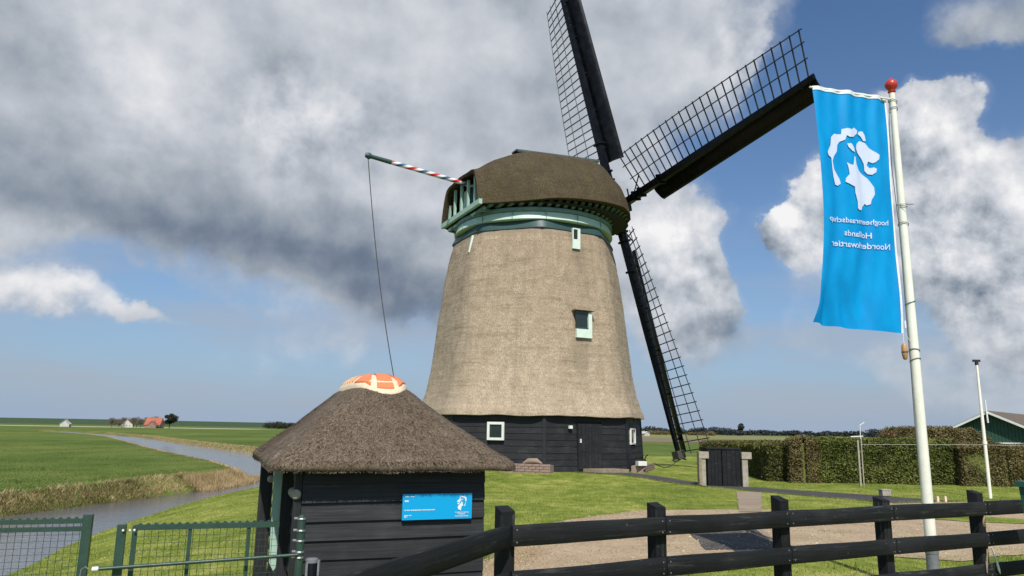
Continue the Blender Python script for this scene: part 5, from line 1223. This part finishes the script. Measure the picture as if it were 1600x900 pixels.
# farm on the horizon, left
gable_house('barn', 'lone white barn far off on the left horizon', -243, 412, 4.4, 6, 1.6, 3.6, .35, M['farwhite'], M['farwhite'], wins=0, cat='barn')
gable_house('farmhouse', 'far pale farmhouse with dark gable among bare trees', -230, 452, 6.0, 8, 1.9, 4.6, .5, M['farwhite'], M['farbrick'])
0 and gable_house('farm_shed', 'low white shed beside the far pale farmhouse', -232, 438, 3, 4, 1.5, 2.3, .3, M['farwhite'], M['farwhite'], wins=0, cat='shed')
gable_house('red_barn', 'far red tiled barn between bare trees and a dark round tree', -203, 430, 9, 8, 1.8, 5.6, 1.75, M['farbrick'], M['farred'])
gable_house('red_barn', 'smaller red tiled outbuilding attached before the far red barn', -200, 422, 4.5, 5, 1.6, 3.8, .2, M['farbrick'], M['farred'], wins=1)
tree('dark round leafy tree at the end of the far red barn', -189, 418, 8.4, 10.5, M['farleaf'], 3000, .42, 21, drift=2)
for i, (x, y, h_) in enumerate(((-232.5, 440, 5.2), (-231.5, 446, 5.0), (-233.5, 456, 5.8), (-224, 452, 6.4), (-219.5, 448, 5.8), (-219, 455, 6.6), (-216.5, 458, 7.0), (-231, 462, 6.0))):
    tree(['bare hazy tree at the outer end of the far farm', 'second bare tree from the outer end of the far farm', 'bare tree just outside the far pale farmhouse', 'bare tree just inside the far pale farmhouse', 'bare tree between pale farmhouse and red barn, farmhouse side', 'middle bare tree between pale farmhouse and red barn', 'bare tree touching the far red barn', 'bare tree rising behind the far pale farmhouse'][i], x, y, h_, 8.5, M['fartwig'], 1500, .20, 30 + i, group='bare trees round the far farm')
def shrub_row(name, label, x0, x1, y, h_, n_, mat_, seed, size, cat='trees', k=None):
    rg = np.random.default_rng(seed); base = (x0, y, -.5); W = x1 - x0; nc = k or max(4, int(abs(W) / (h_ * .8))); cs_ = rg.uniform(0, 1, nc) * W + x0; hs = h_ * rg.uniform(.5, 1.0, nc)
    kk = rg.integers(0, nc, n_); dd = rg.normal(size=(n_, 3)); dd /= np.linalg.norm(dd, axis=1)[:, None]; r = rg.random(n_) ** .4
    P = np.column_stack([cs_[kk], np.full(n_, y) + rg.normal(0, h_ * .5, n_), -.5 + hs[kk] * .5]) + dd * r[:, None] * np.column_stack([hs[kk] * .9, hs[kk] * .5, hs[kk] * .5])
    o = mesh_obj(name, leaf_cloud(P, size, mat_, name, base, seed=seed), None); o.location = base; tag(o, label, cat, kind='stuff'); return o
shrub_row('copse', 'far dark copse on the horizon behind the hut roof', -208, -172, 640, 6.5, 7000, M['farleaf'], 41, .55, k=22)
M['farblue'] = mat('distant_wood', m_blade([(.028, .036, .04), (.045, .055, .058), (.07, .08, .08)], .05))  # bluish tint puts the distance haze into the leaf colour
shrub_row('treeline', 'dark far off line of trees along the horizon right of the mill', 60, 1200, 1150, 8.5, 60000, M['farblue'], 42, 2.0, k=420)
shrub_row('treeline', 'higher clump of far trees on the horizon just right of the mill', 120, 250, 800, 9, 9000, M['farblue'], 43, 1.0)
shrub_row('scrub', 'olive scrub before the far trees just right of the mill', 118, 175, 640, 4, 4000, M['hedgebrown'], 44, .7)
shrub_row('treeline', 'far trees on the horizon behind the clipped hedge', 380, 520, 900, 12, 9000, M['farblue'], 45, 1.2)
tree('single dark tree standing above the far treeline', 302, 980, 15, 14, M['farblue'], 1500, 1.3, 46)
gable_house('farmhouse', 'tiny red roofed house over the hedge, left of the flagpole', 205, 400, 9, 8, 2.4, 5.2, .5, M['farwhite'], M['farred'])
gable_house('farmhouse', 'tiny white house on the horizon between mill and lowest sail', 76, 425, 3.6, 5, 1.3, 2.3, .5, M['farwhite'], M['farwhite'], wins=1)

# ------------------------------------------------------------------ grass, reeds
def blades(n_, xy, z, h_, w, mat_, name, seed=1, lean=.4):
    rg = np.random.default_rng(seed); a = rg.uniform(0, 6.283, n_); hh = h_ * rg.uniform(.45, 1.25, n_); ww = w * rg.uniform(.6, 1.4, n_)
    dx = np.cos(a) * ww; dy = np.sin(a) * ww; ln = rg.normal(0, lean, (n_, 2)) * hh[:, None]
    P0 = np.column_stack([xy[:, 0] - dx, xy[:, 1] - dy, z - .005]); P1 = np.column_stack([xy[:, 0] + dx, xy[:, 1] + dy, z - .005]); P2 = np.column_stack([xy[:, 0] + ln[:, 0], xy[:, 1] + ln[:, 1], z + hh])
    o = mesh_obj(name, quick_mesh(name, np.stack([P0, P1, P2], 1).reshape(-1, 3), np.arange(n_ * 3).reshape(-1, 3), mat_), None); tag(o, kind='stuff'); return o
def wave(X, Y): return (np.sin(X * .9 + 1.3 * np.sin(Y * .55)) * np.sin(Y * .7 + .9 * np.sin(X * .4))) * .018
def lawn_points(n_, seed, x0, x1, y0, y1, bias=1.6):
    rg = np.random.default_rng(seed); out = []
    X = rg.uniform(x0, x1, n_ * 2); Y = y0 + (y1 - y0) * rg.random(n_ * 2) ** bias
    ok = (sdist(X, Y, np.array(DRIVE)) > -.03) | (sdist(X, Y, np.array(ISLE)) < 0); ok &= sdist(X, Y, np.array(PATH)) > 0
    ok &= sdist(X, Y, WP) > .15; ok &= np.hypot(X - MC[0], Y - MC[1]) > 4.9; ok &= ~((X > 4.9) & (X < 7.1) & (Y > 16.2) & (Y < 21.2) & (np.abs((X - 5.2) - (Y - 16.3) * .32) < .33))
    ok &= np.abs(X / np.maximum(Y, .1)) < .78
    X, Y = X[ok][:n_], Y[ok][:n_]
    return np.column_stack([X, Y])
xy = lawn_points(210000, 5, -10.5, 21, 6.0, 27.5); zg_ = H(xy[:, 0], xy[:, 1]) + wave(xy[:, 0], xy[:, 1])
tuft = np.array([noise.noise(Vector((float(x) * 1.1, float(y) * .8, 0))) for x, y in xy]); xy_h = .028 + .022 * np.clip(tuft + .3, 0, 1)
blades(len(xy), xy, zg_, 1.0 * xy_h, .0042, M['blade'], 'grass', 6, .6)
# straw at the drive edge by the first post
rg = np.random.default_rng(9); t_ = rg.random(3500); ex = np.column_stack([-.5 + .9 * t_ + rg.normal(0, .16, 3500), 7.6 + 3.4 * t_ + rg.normal(0, .25, 3500)]); blades(3500, ex, H(ex[:, 0], ex[:, 1]), .035, .004, M['reed'], 'straw', 7, 1.4)
# taller fringe where grass meets gravel and path
def fringe(P, n_, seed, h_=.045, sp=.05, closed=True):
    rg = np.random.default_rng(seed); P = np.array(P, float); Q = np.roll(P, -1, 0) if closed else P[1:]; A = P if closed else P[:-1]; L = np.linalg.norm(Q - A, axis=1); k = rg.choice(len(A), n_, p=L / L.sum()); u = rg.random(n_)[:, None]
    p = A[k] + (Q[k] - A[k]) * u
    wv3 = np.array([(noise.noise(Vector((float(a) * 1.7, float(b_) * 1.7, 3))), noise.noise(Vector((float(a) * 1.7, float(b_) * 1.7, 9)))) for a, b_ in p])
    p = p + wv3 * .16 + rg.normal(0, sp, (n_, 2)); return p
p = fringe(DRIVE[:14], 16000, 11, closed=False); blades(len(p), p, H(p[:, 0], p[:, 1]) + wave(p[:, 0], p[:, 1]), .04, .004, M['blade'], 'grass', 12, .8)
p = fringe(PATH, 9000, 13, sp=.04); blades(len(p), p, H(p[:, 0], p[:, 1]) + wave(p[:, 0], p[:, 1]), .04, .005, M['blade'], 'grass', 14, .8)
# weeds in the gravel
# reeds on the far bank
def bank(i0, i1, n_, off0, off1, seed):
    rg = np.random.default_rng(seed); P = WP; sel = P[i0:i1]; L = np.linalg.norm(np.diff(sel, axis=0), axis=1); wt = L / np.maximum(1, sel[:-1, 1] / 30) ; k = rg.choice(len(L), n_, p=wt / wt.sum()); u = rg.random(n_)[:, None]; A = sel[k]; B = sel[k + 1]; d = (B - A) / L[k][:, None]; nn = np.stack([d[:, 1], -d[:, 0]], 1)
    if area < 0: nn = -nn
    return A + (B - A) * u + nn * rg.uniform(off0, off1, n_)[:, None]
def near_idx(x, y): return int(np.argmin((WP[:, 0] - x) ** 2 + (WP[:, 1] - y) ** 2))
iA, iB, iC, iD = near_idx(-118, 190), near_idx(-13.1, 38.5), near_idx(-12.4, 29.8), near_idx(-15.5, 15)
def clump(p, seed, k=.5):
    m_ = np.array([noise.noise(Vector((float(a) * k, float(b_) * k, seed))) for a, b_ in p]); return p[m_ > -.12 + np.random.default_rng(seed).normal(0, .12, len(p))]
p = bank(iA, iB, 16000, -.1, 1.1, 21); blades(len(p), p, np.maximum(H(p[:, 0], p[:, 1]), -1.02), .11, .03, M['reed'], 'reeds', 22, .25)
p = bank(iB, iC, 9000, -.5, .7, 23); blades(len(p), p, np.maximum(H(p[:, 0], p[:, 1]), -1.02), .24, .010, M['reed'], 'reeds', 24, .25)
p = clump(bank(iC - 2, iD, 16000, -.15, .95, 25), 25); blades(len(p), p, np.maximum(H(p[:, 0], p[:, 1]), -1.02), .11, .010, M['reedgreen'], 'reeds', 26, .5)
p = clump(bank(iC - 2, iD, 6000, .1, 1.2, 27), 28, 1.2); blades(len(p), p, np.maximum(H(p[:, 0], p[:, 1]), -1.02), .14, .009, M['reed'], 'reeds', 28, .8)
iE, iF = near_idx(-12, 48), near_idx(-103.5, 190)
p = bank(iE, iF, 14000, -.1, 1.3, 29); blades(len(p), p, np.maximum(H(p[:, 0], p[:, 1]), -1.02), .09, .03, M['reed'], 'reeds', 30, .3)

def stones(n_, seed):
    rg = np.random.default_rng(seed); X = rg.uniform(-1, 14, n_ * 3); Y = 7 + 12 * rg.random(n_ * 3) ** 1.3; ok = (sdist(X, Y, np.array(DRIVE)) < -.02) & (sdist(X, Y, np.array(ISLE)) > 0) & (np.abs(X / Y) < .8); X, Y = X[ok][:n_], Y[ok][:n_]; n_ = len(X)
    P = np.column_stack([X, Y, H(X, Y) + wave(X, Y) + .014]); r_s = rg.uniform(.004, .014, n_)[:, None] * (1 + (rg.random(n_)[:, None] > .96) * 1.2)
    dirs = np.array([(1, 0, 0), (0, 1, 0), (-1, 0, 0), (0, -1, 0), (0, 0, .7)]); V_ = P[:, None, :] + dirs[None] * r_s[:, None, :] * rg.uniform(.6, 1.3, (n_, 5, 1)); F_ = np.array([(0, 1, 4), (1, 2, 4), (2, 3, 4), (3, 0, 4)]); FF = (np.arange(n_)[:, None, None] * 5 + F_[None]).reshape(-1, 3)
    tag(mesh_obj('gravel', quick_mesh('gravel', V_.reshape(-1, 3), FF, M['pebble']), None), kind='stuff')
M['pebble'] = mat('loose_stones', m_blade([(.16, .12, .08), (.40, .31, .21), (.66, .56, .42)], 8.))
stones(26000, 51)
# weeds creeping into the gravel
rg = np.random.default_rng(61); X = rg.uniform(-1, 13, 60000); Y = rg.uniform(7.5, 19.5, 60000); dn_ = sdist(X, Y, np.array(DRIVE)); nz = np.array([noise.noise(Vector((float(a) * 1.6, float(c_) * 1.6, 4))) for a, c_ in zip(X, Y)])
ok = (dn_ < 0) & (nz > .28 - .55 * np.exp(dn_ / .35)); X, Y = X[ok], Y[ok]; blades(len(X), np.column_stack([X, Y]), H(X, Y) + wave(X, Y) + .01, .030, .004, M['blade'], 'grass', 62, .9)
# rough pasture tufts beyond the canal
rg = np.random.default_rng(71); Y = 20 + 75 * rg.random(160000) ** 1.5; X = -Y * rg.uniform(.15, .74, 160000); ok = (sdist(X, Y, WP) > .9) & (sdist(X, Y, NEARPOLY) > 0); X, Y = X[ok], Y[ok]
nz = np.array([noise.noise(Vector((float(a) * .22, float(c_) * .16, 4))) + .5 * noise.noise(Vector((float(a) * .9, float(c_) * .7, 8))) for a, c_ in zip(X, Y)]); hh_ = .035 + .06 * np.clip(nz + .1, 0, 1)
M['pastureblade'] = mat('pasture_blades', m_blade([(.04, .075, .014), (.085, .135, .026), (.22, .26, .08)], .3))
blades(len(X), np.column_stack([X, Y]), H(X, Y) + wave(X, Y) * (Y < 60), hh_, .009, M['pastureblade'], 'grass', 72, .5)
